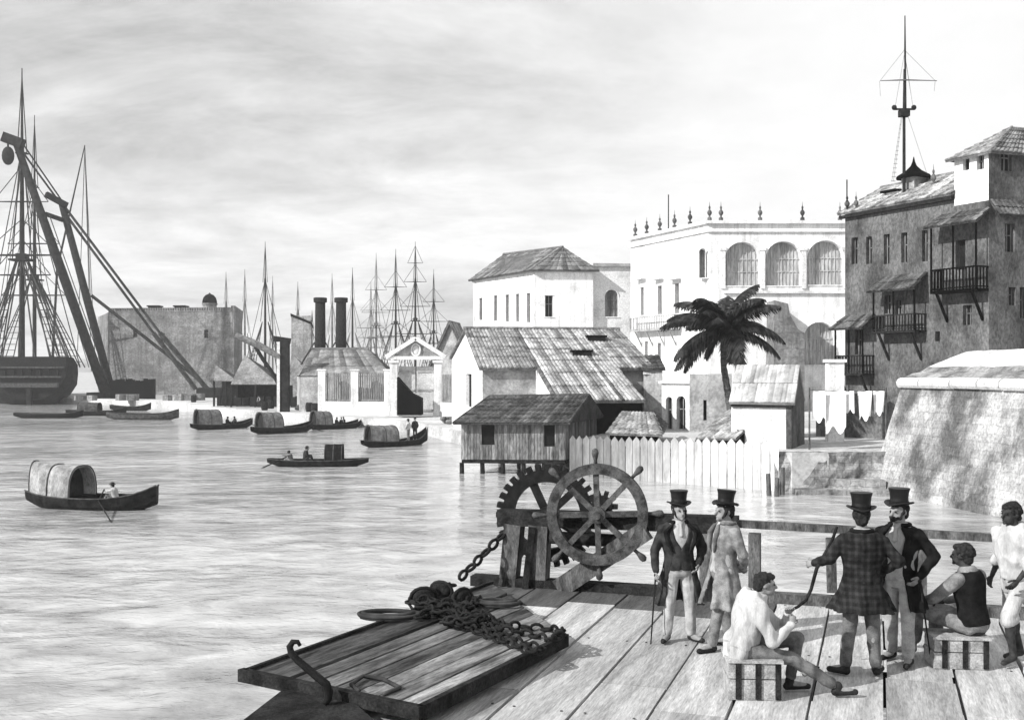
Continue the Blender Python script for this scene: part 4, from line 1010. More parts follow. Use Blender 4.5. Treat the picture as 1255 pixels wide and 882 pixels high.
# ---------------------------------------------------------------- fort
fd=262.0
def at_d(px,d,z): return V((px-CX)/F*d,d,z)
ft=empty('fort',at_d(215,fd,QZ),'massive grey stone fort with toothed parapet and a domed sentry turret','fort')
w1=Wall(at_d(133,fd+2,0),at_d(287,fd-2,0),QZ-1,21.0,.6); w1.hole(196,408,202,420,frame=False); w1.hole(250,404,255,414,frame=False); w1.hole(163,404,168,413,frame=False)
mb=MB(); w1.mesh(mb); 
e1=w1.P0; e2=w1.P1; e3=at_d(297,fd+22,0); 
w2=Wall(e2,e3,QZ-1,21.4,.6); w2.mesh(mb); w3=Wall(at_d(120,fd+26,0),e1,QZ-1,21.0,.6); w3.mesh(mb)
w4=Wall(e3,at_d(120,fd+26,0),QZ-1,21,.6); w4.mesh(mb)
mb.add([e1+V(0,0,20.4),e2+V(0,0,20.4),e3+V(0,0,20.4),at_d(120,fd+26,20.4)],[(0,1,2,3)])
mb.build('wall','stone_fort',ft); w1.windows(ft,'stone_fort','embrasure')
mb=MB(); n=52
for k in range(n):
    u=w1.L*(k+.5)/n; mb.box(w1.at(u,21.0+.5,-.3),(w1.L/n*.62,.7,1.0))
n2=12
for k in range(n2): mb.box(w2.at(w2.L*(k+.5)/n2,21.9,-.3),(.8,1.1,1.0))
mb.beam(w1.at(0,21.15,-.3),w1.at(w1.L,21.15,-.3),.75,.3); mb.beam(w2.at(0,21.55,-.3),w2.at(w2.L,21.55,-.3),.75,.3); mb.build('battlement','stone_fort',ft)
tu=at_d(257,fd+6,20.4)
mb=MB(); mb.lathe([(1.7,0),(1.7,2.6),(1.9,2.7),(1.9,3.0)],tu,14); t_=mb.build('sentry_turret','stone_fort',ft,smooth=False)
mb=MB(); mb.lathe([(1.8,3.0),(1.75,3.6),(1.5,4.4),(1.0,5.0),(.3,5.3),(.05,5.6)],tu,14); mb.build('dome','roof_far',t_,smooth=True)
for px in(190,222): mb=MB(); mb.box(at_d(px,fd+5,20.4+1.2),(2.6,2.4,2.4)); mb.box(at_d(px,fd+5,20.4+2.2),(3.2,2.8,.3)); mb.build('guardhouse','roof_far',ft)
# low dark landing wall in front of the fort
mb=MB(); a=at_d(138,226,0); b_=at_d(188,222,0); dd=(b_-a)
for k in range(17):
    p=a+dd*(k/16); mb.beam(p+V(0,0,QZ-.5),p+V(0,0,QZ+random.uniform(3.6,4.2)),.75,.5,up=(0,1,0))
mb.beam(a+V(0,.6,QZ+2.8),b_+V(0,.6,QZ+2.8),.3,.4); tag(mb.build('stockade','roof_far'),'dark stockade of upright timbers at the foot of the fort','stockade')
for px,py,s in((150,482,1.2),(205,484,1),(228,484,1.3),(98,486,1)):
    q=G(px,491,QZ); mb=MB()
    for k in range(5): mb.box(V(q.x+random.uniform(-1.6,1.6),q.y+3+random.uniform(-1,1),QZ+.5*s),(1.5*s,1.2*s,1.0*s),Matrix.Rotation(random.uniform(0,3),3,'Z'))
    tag(mb.build('cargo_pile','stone_fort'),{150:'pile of grey bales right under the stockade',205:'pile of grey bales in the open beside the stay anchorage',228:'largest pile of bales close to the tents',98:'pile of grey bales next to the warship stern'}[px],'cargo','piles of bales on the quay')
# grey stone tower block seen between the tents and the chimneys
w1=Wall(at_d(357,235,0),at_d(381,232,0),QZ,18.6,.5); mb=MB(); w1.mesh(mb); w2=Wall(at_d(381,232,0),at_d(383,240,0),QZ,16.5,.5); w2.mesh(mb); w3=Wall(at_d(383,240,0),at_d(359,243,0),QZ,18,.5); w3.mesh(mb); w4=Wall(at_d(359,243,0),at_d(357,235,0),QZ,18,.5); w4.mesh(mb)
tb=empty('stone_tower',at_d(369,235,QZ),'plain grey stone tower block rising behind the tents','tower'); mb.build('wall','stone_fort',tb)
mb=MB(); mb.prism([at_d(356,234.5,18.7),at_d(382,231.5,16.7),at_d(384,240.5,16.2),at_d(358,243.5,18.2)],V(0,0,.5)); mb.build('roof','roof_far',tb)
# ---------------------------------------------------------------- pyramid tents / sheds
def tent(px0,px1,py_e,py_a,d,label,apx,m='roof_far'):
    zb=QZ; ze=EYE-(py_e-HY)/F*d; za=EYE-(py_a-HY)/F*(d+4)
    A=at_d(px0,d,ze);B=at_d(px1,d,ze); w_=B.x-A.x; C_=B+V(.6,w_*.9,0); D_=A+V(.6,w_*.9,0); ap=at_d(apx,d+w_*.45,za)
    r=empty('tent_shed',at_d((px0+px1)/2,d,QZ),label,'shed','pyramid roofed sheds on the quay')
    mb=MB()
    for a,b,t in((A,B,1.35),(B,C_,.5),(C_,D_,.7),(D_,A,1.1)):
        mb.tone=t; mb.add([a,b,ap,a-V(0,0,.15),b-V(0,0,.15)],[(0,1,2),(0,3,4,1)])  # tone per slope paints sunlit and shaded sides into the roof colour
    mb.tone=1; mb.build('roof',m,r)
    for q in(A,B,C_,D_,A.lerp(B,.5)):
        mb=MB(); mb.beam(V(q.x,q.y+.15,QZ),V(q.x,q.y+.15,ze),.28,.28,up=(0,1,0)); mb.build('post','dark_wood',r)
    mb=MB(); mb.add([V(p.x,p.y,zz) for p in(D_,C_) for zz in(QZ,ze)],[(0,2,3,1)]); mb.add([V(p.x,p.y,zz) for p in(B,C_) for zz in(QZ,ze)],[(0,2,3,1)])
    for k in range(6): 
        q=A.lerp(C_,random.uniform(.3,.7)); mb.box(V(A.x+w_*(k+.5)/6,A.y+1.5+random.random(),QZ+.8),(w_/7,1.2,random.uniform(1.2,1.9)))
    mb.build('stacked_goods','inner_dark',r)
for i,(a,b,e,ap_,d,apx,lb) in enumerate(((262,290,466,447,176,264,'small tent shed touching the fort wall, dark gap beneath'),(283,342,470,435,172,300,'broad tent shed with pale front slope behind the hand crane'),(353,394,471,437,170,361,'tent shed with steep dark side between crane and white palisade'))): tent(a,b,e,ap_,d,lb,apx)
# ---------------------------------------------------------------- hand crane on the quay
cd=152.0; hc_=empty('jib_crane',at_d(346,cd,QZ),'quayside jib crane, a square dark post with a long pale jib and curved brace','crane')
mb=MB(); mb.beam(at_d(348.5,cd,QZ),at_d(348.5,cd,EYE+38/F*cd),1.35,1.0,up=(0,1,0)); mb.build('post','spar',hc_)
mb=MB(); mb.beam(at_d(341.5,cd-.4,QZ),at_d(341.5,cd-.4,EYE+36/F*cd),.4,.5,up=(0,1,0)); mb.build('front_post','pale_wood',hc_)
mb=MB(); mb.tube([W(289,411,cd-.5),W(315,422,cd-.5),W(343,437,cd-.4)],[.42,.5,.42],8); mb.build('jib','matting_grey',hc_)
mb=MB(); mb.tube([W(312,423,cd-.3),W(322,440,cd-.3),W(333,455,cd-.3),W(341,470,cd-.3)],.28,6); mb.build('brace','dark_wood',hc_)
mb=MB(); mb.beam(W(336,415,cd),W(356,418,cd),.6,.8); mb.build('cap','dark_wood',hc_)
# ---------------------------------------------------------------- palisade with white pillars, gate
pl=empty('palisade',at_d(440,142,QZ),'white walled palisade with square pillars and dark upright bars along the quay','fence')
pa,pb_=at_d(395,142.5,0),at_d(476,139.5,0); dd=(pb_-pa)
zt=EYE-(458-HY)/F*141; zw=EYE-(494-HY)/F*141
mb=MB(); mb.beam(pa+V(0,0,(QZ+zw)/2),pb_+V(0,0,(QZ+zw)/2),.7,zw-QZ+.4); mb.build('low_wall','plaster_white',pl)
for q in(.0,.5,1.0): p=pa+dd*q; mb=MB(); mb.box(V(p.x,p.y-.1,(QZ+zt)/2+.2),(.95,.95,zt-QZ+.4)); mb.box(V(p.x,p.y-.1,zt+.5),(1.15,1.15,.2)); mb.build('pillar','plaster_white',pl)
mb=MB(); n=30
for k in range(n):
    q=(k+.5)/n; p=pa+dd*q; mb.beam(p+V(0,0,zw),p+V(0,0,zt+.1),.16,.1,up=(0,1,0))
mb.beam(pa+V(0,0,zt-.3),pb_+V(0,0,zt-.3),.12,.14); mb.beam(pa+V(0,0,zw+.4),pb_+V(0,0,zw+.4),.12,.14); mb.build('bars','shutter',pl)
mb=MB(); mb.hexa([pa+V(0,2.5,QZ),pb_+V(0,2.5,QZ),pb_+V(0,2.8,QZ),pa+V(0,2.8,QZ)],[pa+V(0,2.5,zt),pb_+V(0,2.5,zt),pb_+V(0,2.8,zt),pa+V(0,2.8,zt)])
tag(mb.build('board_wall','plaster_grey'),'grey boarding close behind the palisade bars','wall')
gt=empty('gate',at_d(511,137,QZ),'white classical gateway with a pediment and round emblem standing on the quay','gate')
gz=lambda py: EYE-(py-HY)/F*137
for x0,x1 in((478,487),(532,541)):
    mb=MB(); a=at_d(x0,137,0);b_=at_d(x1,137,0); mb.box(((a.x+b_.x)/2,137.5,(QZ+gz(442))/2),(b_.x-a.x,1.1,gz(442)-QZ)); mb.box(((a.x+b_.x)/2,137.45,gz(443)),(b_.x-a.x+.35,1.35,.3)); mb.box(((a.x+b_.x)/2,137.45,QZ+.3),(b_.x-a.x+.3,1.3,.6)); mb.build('pillar','plaster_white',gt)
a=at_d(474,137,0);b_=at_d(545,137,0); xm=(a.x+b_.x)/2
mb=MB(); mb.box((xm,137.5,gz(438.5)),(b_.x-a.x,1.4,.42)); mb.build('entablature','plaster_white',gt)
mb=MB(); mb.prism([V(a.x+.7,137.3,gz(437)),V(b_.x-.7,137.3,gz(437)),V(xm,137.3,gz(417))],V(0,.6,0)); mb.build('tympanum','plaster_grey',gt)
mb=MB(); mb.beam(V(a.x-.1,137.4,gz(437.5)),V(xm,137.4,gz(414.5)),1.5,.5); mb.beam(V(b_.x+.1,137.4,gz(437.5)),V(xm,137.4,gz(414.5)),1.5,.5); mb.build('pediment','plaster_white',gt)
mb=MB(); mb.tube([V(xm+.55*math.cos(t),137.2,gz(428.5)+.75*math.sin(t)) for t in[2*math.pi*k/16 for k in range(16)]],.12,6,closed=True); mb.ell((xm,137.25,gz(428.5)),(.4,.12,.6),None,10,6); mb.build('emblem','plaster_old',gt)
for k,(x0,x1) in enumerate(((488,509.5),(510,532))):
    mb=MB(); p0=at_d(x0,137.9,0).x; p1=at_d(x1,137.9,0).x; mb.box(((p0+p1)/2,138.0,(QZ+gz(446))/2),(p1-p0-.1,.12,gz(446)-QZ-.6))
    lf=mb.build('gate_leaf','parapet_stone',gt)
    mb=MB()
    for z in(gz(455),gz(478),gz(503)): mb.box(((p0+p1)/2,137.9,z),(p1-p0-.3,.12,.25))
    mb.build('rail','plaster_grey',lf)
mb=MB(); p0=at_d(487,131,0).x
q0=at_d(487,133.5,0); q1=at_d(517,133.5,0)
mb.prism([V(q0.x,133,EYE-(462-HY)/F*133),V(q1.x-1.2,133,EYE-(482-HY)/F*133),V(q1.x,133,EYE-(488-HY)/F*133),V(q1.x,133,QZ+.3),V(q0.x,133,QZ+.3)],V(0,2.6,0))
gs=mb.build('lean_to','roof_far'); tag(gs,'low dark lean-to leaning against the gate pillar','shed')
# railing beyond the gate
fr=empty('palisade',at_d(547,134,QZ),'short stretch of white fence with dark bars between the gate and the barn','fence')
pa,pb_=at_d(542,135,0),at_d(566,130,0); dd=pb_-pa
mb=MB(); mb.beam(pa+V(0,0,2.0),pb_+V(0,0,2.0),.5,2.0); mb.build('low_wall','plaster_white',fr)
mb=MB()
for k in range(10): p=pa+dd*((k+.5)/10); mb.beam(p+V(0,0,3),p+V(0,0,6.4),.14,.1,up=(0,1,0))
mb.build('bars','shutter',fr)
# long hipped shed with two tall chimneys
zr=lambda py,d: EYE-(py-HY)/F*d
hs=empty('boiler_house',at_d(425,156,QZ),'long hip roofed engine shed behind the palisade','building')
A=at_d(368,152,zr(461,152));B=at_d(480,150,zr(459,150));Cc=at_d(486,168,zr(459,150));Dd=at_d(364,170,zr(461,152)); r0=at_d(382,160,zr(428,160)); r1=at_d(452,159,zr(428,159))
mb=MB(); roof(mb,A,B,r1,r0,1.0,.2,.06,2.5); roof(mb,B,Cc,r1,r1,1.0,.2,.06,2.5,.4,.7); roof(mb,Cc,Dd,r0,r1,1.2,.2,.06,2.5); roof(mb,Dd,A,r0,r0,1.0,.2,.06,2.5); ridge_cap(mb,r0,r1,.3); mb.build('roof','roof_far',hs)
mb=MB(); ins=.6
for a,b in((A,B),(B,Cc),(Cc,Dd),(Dd,A)): Wall(a,b,QZ,a.z-.1,.3).mesh(mb)
mb.build('wall','plaster_grey',hs)
for px,lb in((392.5,'tall black chimney funnel nearer the tents'),(418,'tall black chimney funnel nearer the gate')):
    c0=at_d(px,160.5,0); r=empty('chimney',c0+V(0,0,8),lb,'chimney','pair of black chimneys'); mb=MB()
    z0,z1=zr(455,160),zr(370,160)
    mb.tube([c0+V(0,0,z0-2),c0+V(0,0,z1)],[.85,.74],14); mb.build('stack','hat_black' if False else 'dark_wood',r,smooth=True)
    mb=MB(); mb.lathe([(.74,0),(.98,.1),(1.0,.7),(.92,.75)],c0+V(0,0,z1-.1),14); mb.build('rim','dark_wood',r)
    mb=MB()
    for s in(-1,1): rope_mesh(mb,c0+V(s*.8,-.2,z0+(z1-z0)*.42),c0+V(s*2.6,-1.2,z0+1.0),.12)
    mb.build('stay','rope',r)
# gabled grey house behind the gate
gh=empty('house',at_d(552,150,QZ),'grey gabled house half hidden between the gate and the barn','house')
a=at_d(530,152,zr(446,152)); b_=at_d(572,150,zr(446,150)); ap=at_d(551,151,zr(395,151)); bk=V(1.0,7,0)
mb=MB(); mb.prism([V(a.x,a.y,QZ),V(b_.x,b_.y,QZ),b_,ap,a],bk); mb.build('wall','plaster_grey',gh)
mb=MB(); roof(mb,a+V(-.5,-.5,-.3),ap+V(0,-.6,.25),ap+bk+V(0,.5,.25),a+bk+V(-.5,.5,-.3),.9,.2,.06,1.5,.8,1.2); roof(mb,b_+V(.5,-.5,-.3),b_+bk+V(.5,.5,-.3),ap+bk+V(0,.5,.25),ap+V(0,-.6,.25),.9,.2,.06,1.5); mb.build('roof','roof_far',gh)
# ---------------------------------------------------------------- shipping beyond the quay
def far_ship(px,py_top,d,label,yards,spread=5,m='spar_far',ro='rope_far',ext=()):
    b=V((px-CX)/F*d,d,0); r=empty('moored_ship',b,label,'ship','ships moored beyond the quay')
    mb=MB(); mb.prism([b+V(-5,-9,.2),b+V(5,-9,.2),b+V(6,-7,2.5),b+V(6,12,3),b+V(0,20,3.6),b+V(-6,12,3),b+V(-6,-7,2.5)],V(0,0,1.8)); mb.build('hull','boat_wood',r)
    H=EYE-(py_top-HY)/F*d-3; mast(r,b+V(0,0,3),H,.34,yards,m=m,ropes=ro,spread=spread,vis=1.7,tops=bool(yards))
    for dx,pt,yd in ext:
        H2=EYE-(pt-HY)/F*(d+12)-3; mast(r,b+V(dx,12,3),H2,.28,yd,m=m,ropes=ro,spread=spread*.7,vis=1.5,tops=bool(yd))
    return r
Y3=[(.36,10,.16),(.55,8,.14),(.72,6,.12)]
far_ship(325,296,262,'schooner with one tall dark pole mast behind the jib crane',[],6,'spar','rope',((9,380,[]),))
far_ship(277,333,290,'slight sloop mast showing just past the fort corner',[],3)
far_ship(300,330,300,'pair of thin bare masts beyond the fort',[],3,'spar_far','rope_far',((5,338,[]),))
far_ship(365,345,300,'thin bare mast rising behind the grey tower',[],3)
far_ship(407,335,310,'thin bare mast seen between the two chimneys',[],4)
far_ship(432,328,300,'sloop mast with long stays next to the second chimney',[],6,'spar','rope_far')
far_ship(461,310,305,'square rigged brig with faint yards behind the gate',Y3,6,ext=((-3,345,Y3),))
far_ship(485,305,295,'square rigged ship with three yards above the gate pediment',Y3,6,'spar','rope')
far_ship(509,296,290,'tallest square rigged ship beyond the gate',Y3+[(.85,4,.1)],7,'spar','rope',((4,330,Y3),))

# ---------------------------------------------------------------- clutter on the quay
for i,(px,py,lb) in enumerate(((322,503,'brown barrel at the foot of the hand crane, nearest the water'),(330,501,'barrel standing right behind the crane post base'),(377,505,'barrel by the corner pillar of the white palisade'),(384,506,'barrel touching the white palisade wall'),(235,493,'barrel alone on the open quay before the fort'))):
    q=G(px,py,QZ); mb=MB(); q=V(q.x,q.y+1.2,QZ)
    mb.lathe([(.42,0),(.52,.35),(.55,.65),(.52,.95),(.42,1.3),(.38,1.3),(.36,1.22)],q,12); o=mb.build('barrel','dark_wood',smooth=False); tag(o,lb,'barrel','barrels on the quay')
for i,(px,py,lb) in enumerate(((548,520,'heap of pale sacks on the sand near the hut'),(366,503,'heap of dark sacks between crane and palisade'))):
    q=G(px,py,QZ); mb=MB()
    for k in range(7): mb.ell(V(q.x+random.uniform(-1,1),q.y+1.5+random.uniform(-.4,.4),QZ+.25+.3*(k//4)),(.55,.35,.26),Matrix.Rotation(random.uniform(0,3),3,'Z'),10,6)
    tag(mb.build('sack_heap','matting_grey' if i==0 else 'boat_wood',smooth=True),lb,'sacks')
for bx_,a_,b_,lb in((b4,(2.2,-.6,.8),(5.2,-2.2,-.3),'long oar slanting from the broad boat below the hand crane'),(b5,(2.4,-.5,.8),(4.6,-2.0,-.3),'oar trailing from the huddled passengers boat'),(b6,(2.6,-.5,.8),(4.9,-2.2,-.3),'oar trailing from the hooded boat off the tents'),(b2,(-2.2,-.4,.7),(-4.2,-1.5,-.2),'oar over the stern of the low dark boat')):
    p0,p1=bl(bx_,*a_),bl(bx_,*b_); mb=MB(); mb.tube([p0,p1],.05,6); mb.beam(p0.lerp(p1,.75),p1,.22,.05); tag(mb.build('oar','dark_wood'),lb,'oar')
# ---------------------------------------------------------------- barn with long tiled roof
bn=empty('warehouse',V(2,92,YZ),'white gabled warehouse with a long sloping ribbed tile roof behind the wooden hut','building')
bc,bs=math.cos(R(8.1)),math.sin(R(8.1)); BP=V(-4.13,100,10.67)
def bp_(t,h,z=None):                         # t along the ridge, h forward down the slope
    return V(BP.x+bc*t+bs*h, BP.y+bs*t-bc*h, BP.z-.289*h if z is None else z)
HS,HL,TL,T1,T2,T3=12.3,20.6,-16,4.4,11.15,14.0
mb=MB()
def rq(t0,t1,h0,h1,**k): roof(mb,bp_(t0,h1),bp_(t1,h1),bp_(t1,h0),bp_(t0,h0),.30,.16,.085,3.2,**k)
rq(-.25,T1,0,HS+.3,lo=.45,hi=1.3); rq(T1,T2,0,HL+.3,lo=.5,hi=1.9); rq(T2,T3+.25,0,HS+.3,lo=.45,hi=1.5)
bz=lambda t,h: bp_(t,-h,BP.z-.15*h-.02)
roof(mb,bz(T3+.25,16),bz(-.25,16),bp_(-.25,0),bp_(T3+.25,0),.5,.16,.07,1.6)
ridge_cap(mb,bp_(-.3,0)+V(0,0,.05),bp_(T3+.3,0)+V(0,0,.05),.2); rf=mb.build('roof','roof_tile',bn)
for t,h in((8.9,8.6),(11.2,3.8)):           # raised dark skylights
    mb=MB(); a=bp_(t,h); mb.beam(a+V(-.9,0,.35),a+V(.9,.12,.35),1.5,.16); mb.build('dormer','roof_pale',rf)
    mb=MB(); mb.box(a+V(0,-.55,.12),(1.6,.1,.42)); mb.build('dormer_opening','opening',rf)
# gable end (faces the harbour) with a tall door
gw=Wall(bz(0,15.5),bp_(0,HS-.3),QZ-1,bp_(0,HS-.3).z-.2,.4)
gw.hole(571,458,578,500,kind='open',frame=False)
mb=MB(); gw.mesh(mb,False)
pk=bp_(0,0)-V(0,0,.2); l_=bz(0,15.5)-V(0,0,.2); r_=bp_(0,HS-.3)-V(0,0,.2); zt=r_.z
mb.add([V(gw.P0.x,gw.P0.y,gw.z1),V(gw.P1.x,gw.P1.y,gw.z1),r_,pk,l_],[(0,1,2,3,4)]); mb.build('gable_wall','plaster_white',bn); gw.windows(bn)
def plainwall(a,b,z0,z1,m,name='wall',parent=bn,t=.3,mesh=None):
    w_=Wall(a,b,z0,z1,t); q=MB(); w_.mesh(q); return q.build(name,m,parent)
plainwall(bp_(.05,HS-.2),bp_(T1,HS-.2),YZ-1,bp_(0,HS-.2).z-.2,'plaster_grey')
# white return wall between the short and the long eave
q=MB(); q.prism([bp_(T1+.1,HS-.2,YZ-1),bp_(T1+.1,HL-.3,YZ-1),bp_(T1+.1,HL-.3,bp_(0,HL-.3).z-.2),bp_(T1+.1,HS-.2,bp_(0,HS-.2).z-.2)],V(.25*bc,.25*bs,0)); q.build('return_wall','plaster_white',bn)
plainwall(bp_(T1+.36,HL-.35),bp_(T2-.3,HL-.35),YZ-1,bp_(0,HL-.3).z-.2,'plank_grey')
q=MB(); q.prism([bp_(T2-.1,HS-.2,YZ-1),bp_(T2-.1,HL-.3,YZ-1),bp_(T2-.1,HL-.3,bp_(0,HL-.3).z-.2),bp_(T2-.1,HS-.2,bp_(0,HS-.2).z-.2)],V(-.25*bc,-.25*bs,0)); q.build('return_wall','plank_grey',bn)
plainwall(bp_(T2,HS-.3),bp_(T3,HS-.3),YZ-1,bp_(0,HS-.3).z-.2,'plaster_grey')
q=MB(); q.prism([bp_(T3,HS-.2,YZ-1),bp_(T3,HS-.2,bp_(0,HS-.2).z-.2),bp_(T3,0,BP.z-.2),bz(T3,15.5)-V(0,0,.2),V(bz(T3,15.5).x,bz(T3,15.5).y,YZ-1)],V(-.3*bc,-.3*bs,0)); q.build('gable_wall','plaster_grey',bn)
# ---------------------------------------------------------------- wooden hut on stilts
ht=empty('hut',V(0,76,0),'dark boarded hut on stilts over the water with two black windows','hut')
FL,FR,BR,BL=V(-3.35,73,0),V(3.5,72.6,0),V(6.3,81.3,0),V(-.6,81.8,0); wz0,wz1=.95,3.35
fw=Wall(FL,FR,wz0,wz1,.2); fw.hole(590,519,606,545,kind='open',frame=False); fw.hole(667,518,680,547,kind='open',frame=False)
mb=MB(); fw.mesh(mb)
for k in range(34):
    u=fw.L*(k+.5)/34; z0,z1=wz0,wz1; mb.tone=random.uniform(.5,1.5)
    inh=[h for h in fw.holes if h[0]-.1<u<h[2]+.1]
    segs=[(z0,z1)] if not inh else [(z0,inh[0][1]),(inh[0][3],z1)]
    for a,b in segs:
        if b-a>.1: mb.beam(fw.at(u,a,.02),fw.at(u,b,.02),fw.L/34*.86,.05,up=fw.n)
mb.tone=1
for a,b in((FR,BR),(BR,BL),(BL,FL)):
    w_=Wall(a,b,wz0,wz1,.2); w_.mesh(mb)
    for k in range(40): mb.tone=random.uniform(.5,1.4); u=w_.L*(k+.5)/40; mb.beam(w_.at(u,wz0,.02),w_.at(u,wz1,.02),w_.L/40*.86,.05,up=w_.n)
    mb.tone=1
mb.build('wall','plank_grey',ht); fw.windows(ht)
mb=MB(); mb.hexa([p+V(0,0,.7) for p in(FL,FR,BR,BL)],[p+V(0,0,.93) for p in(FL,FR,BR,BL)]); mb.build('floor','dark_wood',ht)
for i in range(6):
    for j in range(2):
        p=FL.lerp(FR,i/5).lerp(BL.lerp(BR,i/5),j*.9); mb=MB(); mb.cyl(p+V(random.uniform(-.1,.1),.2,-1.5),p+V(0,.2,.72),.17,.15,8); mb.build('stilt','dark_wood',ht)
rA,rB=W(600,486,77.5),W(722,484,77); ez=3.4
e=[FL+V(-.5,-.6,ez),FR+V(.2,-.6,ez),BR+V(.5,.3,ez),BL+V(-.5,.4,ez)]
mb=MB(); k=dict(strip=.34,thick=.12,amp=.06,course=.8,lo=.6,hi=1.5)
roof(mb,e[0],e[1],rB,rA,**k); roof(mb,e[1],e[2],rB,rB,**k); roof(mb,e[2],e[3],rA,rB,**k); roof(mb,e[3],e[0],rA,rA,**k); ridge_cap(mb,rA,rB,.15); ridge_cap(mb,e[1],rB,.12); ridge_cap(mb,e[0],rA,.12)
mb.build('roof','roof_dark',ht)
# ---------------------------------------------------------------- plank fence
P0,P1=V(3.75,71.9,0),V(15.15,62.3,0); n=27; fdir=(P1-P0); fn=V(fdir.y,-fdir.x,0).normalized()
fe=empty('plank_fence',(P0+P1)/2,'tall fence of wide pointed boards standing at the water edge','fence')
for k in range(n):
    q0,q1=(k+.04)/n,(k+.96)/n; a,b=P0+fdir*q0,P0+fdir*q1; top=2.6+.34*k/n+random.uniform(-.08,.08); off=fn*random.uniform(-.02,.02)
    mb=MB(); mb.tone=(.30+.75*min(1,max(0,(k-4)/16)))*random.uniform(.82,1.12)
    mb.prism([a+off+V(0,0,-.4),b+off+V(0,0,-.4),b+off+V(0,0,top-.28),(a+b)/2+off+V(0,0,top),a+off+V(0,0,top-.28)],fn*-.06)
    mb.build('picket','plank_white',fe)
for z in(.7,2.0): mb=MB(); mb.beam(P0+V(0,0,z)-fn*.12,P1+V(0,0,z)-fn*.12,.1,.16); mb.build('rail','plank_grey',fe)
for px,py,h in((944,607,1.2),(951,608,1.0),(958,606,1.5)):
    g=G(px,py,0); mb=MB(); mb.cyl(V(g.x,g.y,-1.5),V(g.x+random.uniform(-.15,.15),g.y,h),.16,.13,8); tag(mb.build('mooring_stake','post_wood'),{944:'grey mooring stake at the end of the fence, outermost of three',951:'short grey mooring stake, middle one at the fence end',958:'tallest mooring stake, nearest the stone steps'}[px],'stake','stakes in the water at the fence end')
# small roofs behind the fence
sd_=empty('shed',V(9,74,YZ),'low shed with a pale sagging thatch behind the middle of the fence','shed')
a,b,c,d=W(742,531,71.5),W(812,533,70),W(800,505,74.5),W(762,504,75.5)
mb=MB(); roof(mb,a,b,c,d,.4,.12,.05,.8); roof(mb,b,W(818,520,77.5),c,c,.4,.12,.05,.8,.5,.8); mb.build('roof','roof_tile',sd_)
mb=MB(); mb.hexa([V(a.x+.3,a.y+.3,YZ-.5),V(b.x-.2,b.y+.3,YZ-.5),V(b.x+.3,77,YZ-.5),V(a.x+.8,77,YZ-.5)],[V(a.x+.3,a.y+.3,a.z-.1),V(b.x-.2,b.y+.3,b.z-.1),V(b.x+.3,77,b.z-.1),V(a.x+.8,77,a.z-.1)]); mb.build('wall','plank_grey',sd_)
s2=empty('shed',V(14.5,68,YZ),'small shed with a ribbed pale roof below the palm','shed')
a,b,c,d=W(852,537,68.5),W(902,538,66),W(938,501,68.5),W(893,502,71)
mb=MB(); roof(mb,a,b,c,d,.32,.1,.05,.8,.8,1.7); mb.build('roof','roof_tile',s2)
mb=MB(); mb.prism([V(b.x+.05,b.y+.1,YZ-.3),V(b.x+.05,b.y+.1,b.z-.1),V(c.x,c.y,c.z-.1),V(W(943,510,68.5).x,68.5,W(943,510,68.5).z),V(W(943,510,67).x,68.2,YZ-.3)],V(-.15,.1,0)); mb.build('wall','plank_grey',s2)
mb=MB(); mb.hexa([V(a.x+.2,a.y+.2,YZ-.3),V(b.x-.1,b.y+.2,YZ-.3),V(c.x-.2,c.y,YZ-.3),V(d.x,d.y,YZ-.3)],[V(p.x,p.y+.2,a.z-.12) for p in(a,b,c,d)]); mb.build('back_wall','plank_grey',s2)
# ---------------------------------------------------------------- small white arched tower and grey walls
ar=empty('arched_lodge',V(15,86,YZ),'small white lodge pierced by two tall arched openings left of the palm','lodge')
ar['label']='small white lodge pierced by two tall arched openings near the palm'
aw=Wall(at_d(811,87,0),at_d(846,85,0),YZ-1,zr(470,86),.5); aw.hole(816,486,824,526,True,frame=False); aw.hole(829,485,840,526,True,frame=False)
mb=MB(); aw.mesh(mb); Wall(at_d(846,85,0),at_d(849,90,0),YZ-1,zr(470,86),.4).mesh(mb); Wall(at_d(815,92,0),at_d(811,87,0),YZ-1,zr(470,86),.4).mesh(mb); mb.build('wall','plaster_white',ar); aw.windows(ar)
mb=MB(); mb.hexa([aw.at(-.2,aw.z1,.2),aw.at(aw.L+.2,aw.z1,.2),aw.at(aw.L+.2,aw.z1,-4.5),aw.at(-.2,aw.z1,-4.5)],[aw.at(-.2,aw.z1+.25,.2),aw.at(aw.L+.2,aw.z1+.25,.2),aw.at(aw.L+.2,aw.z1+.25,-4.5),aw.at(-.2,aw.z1+.25,-4.5)]); mb.build('roof','plaster_old',ar)
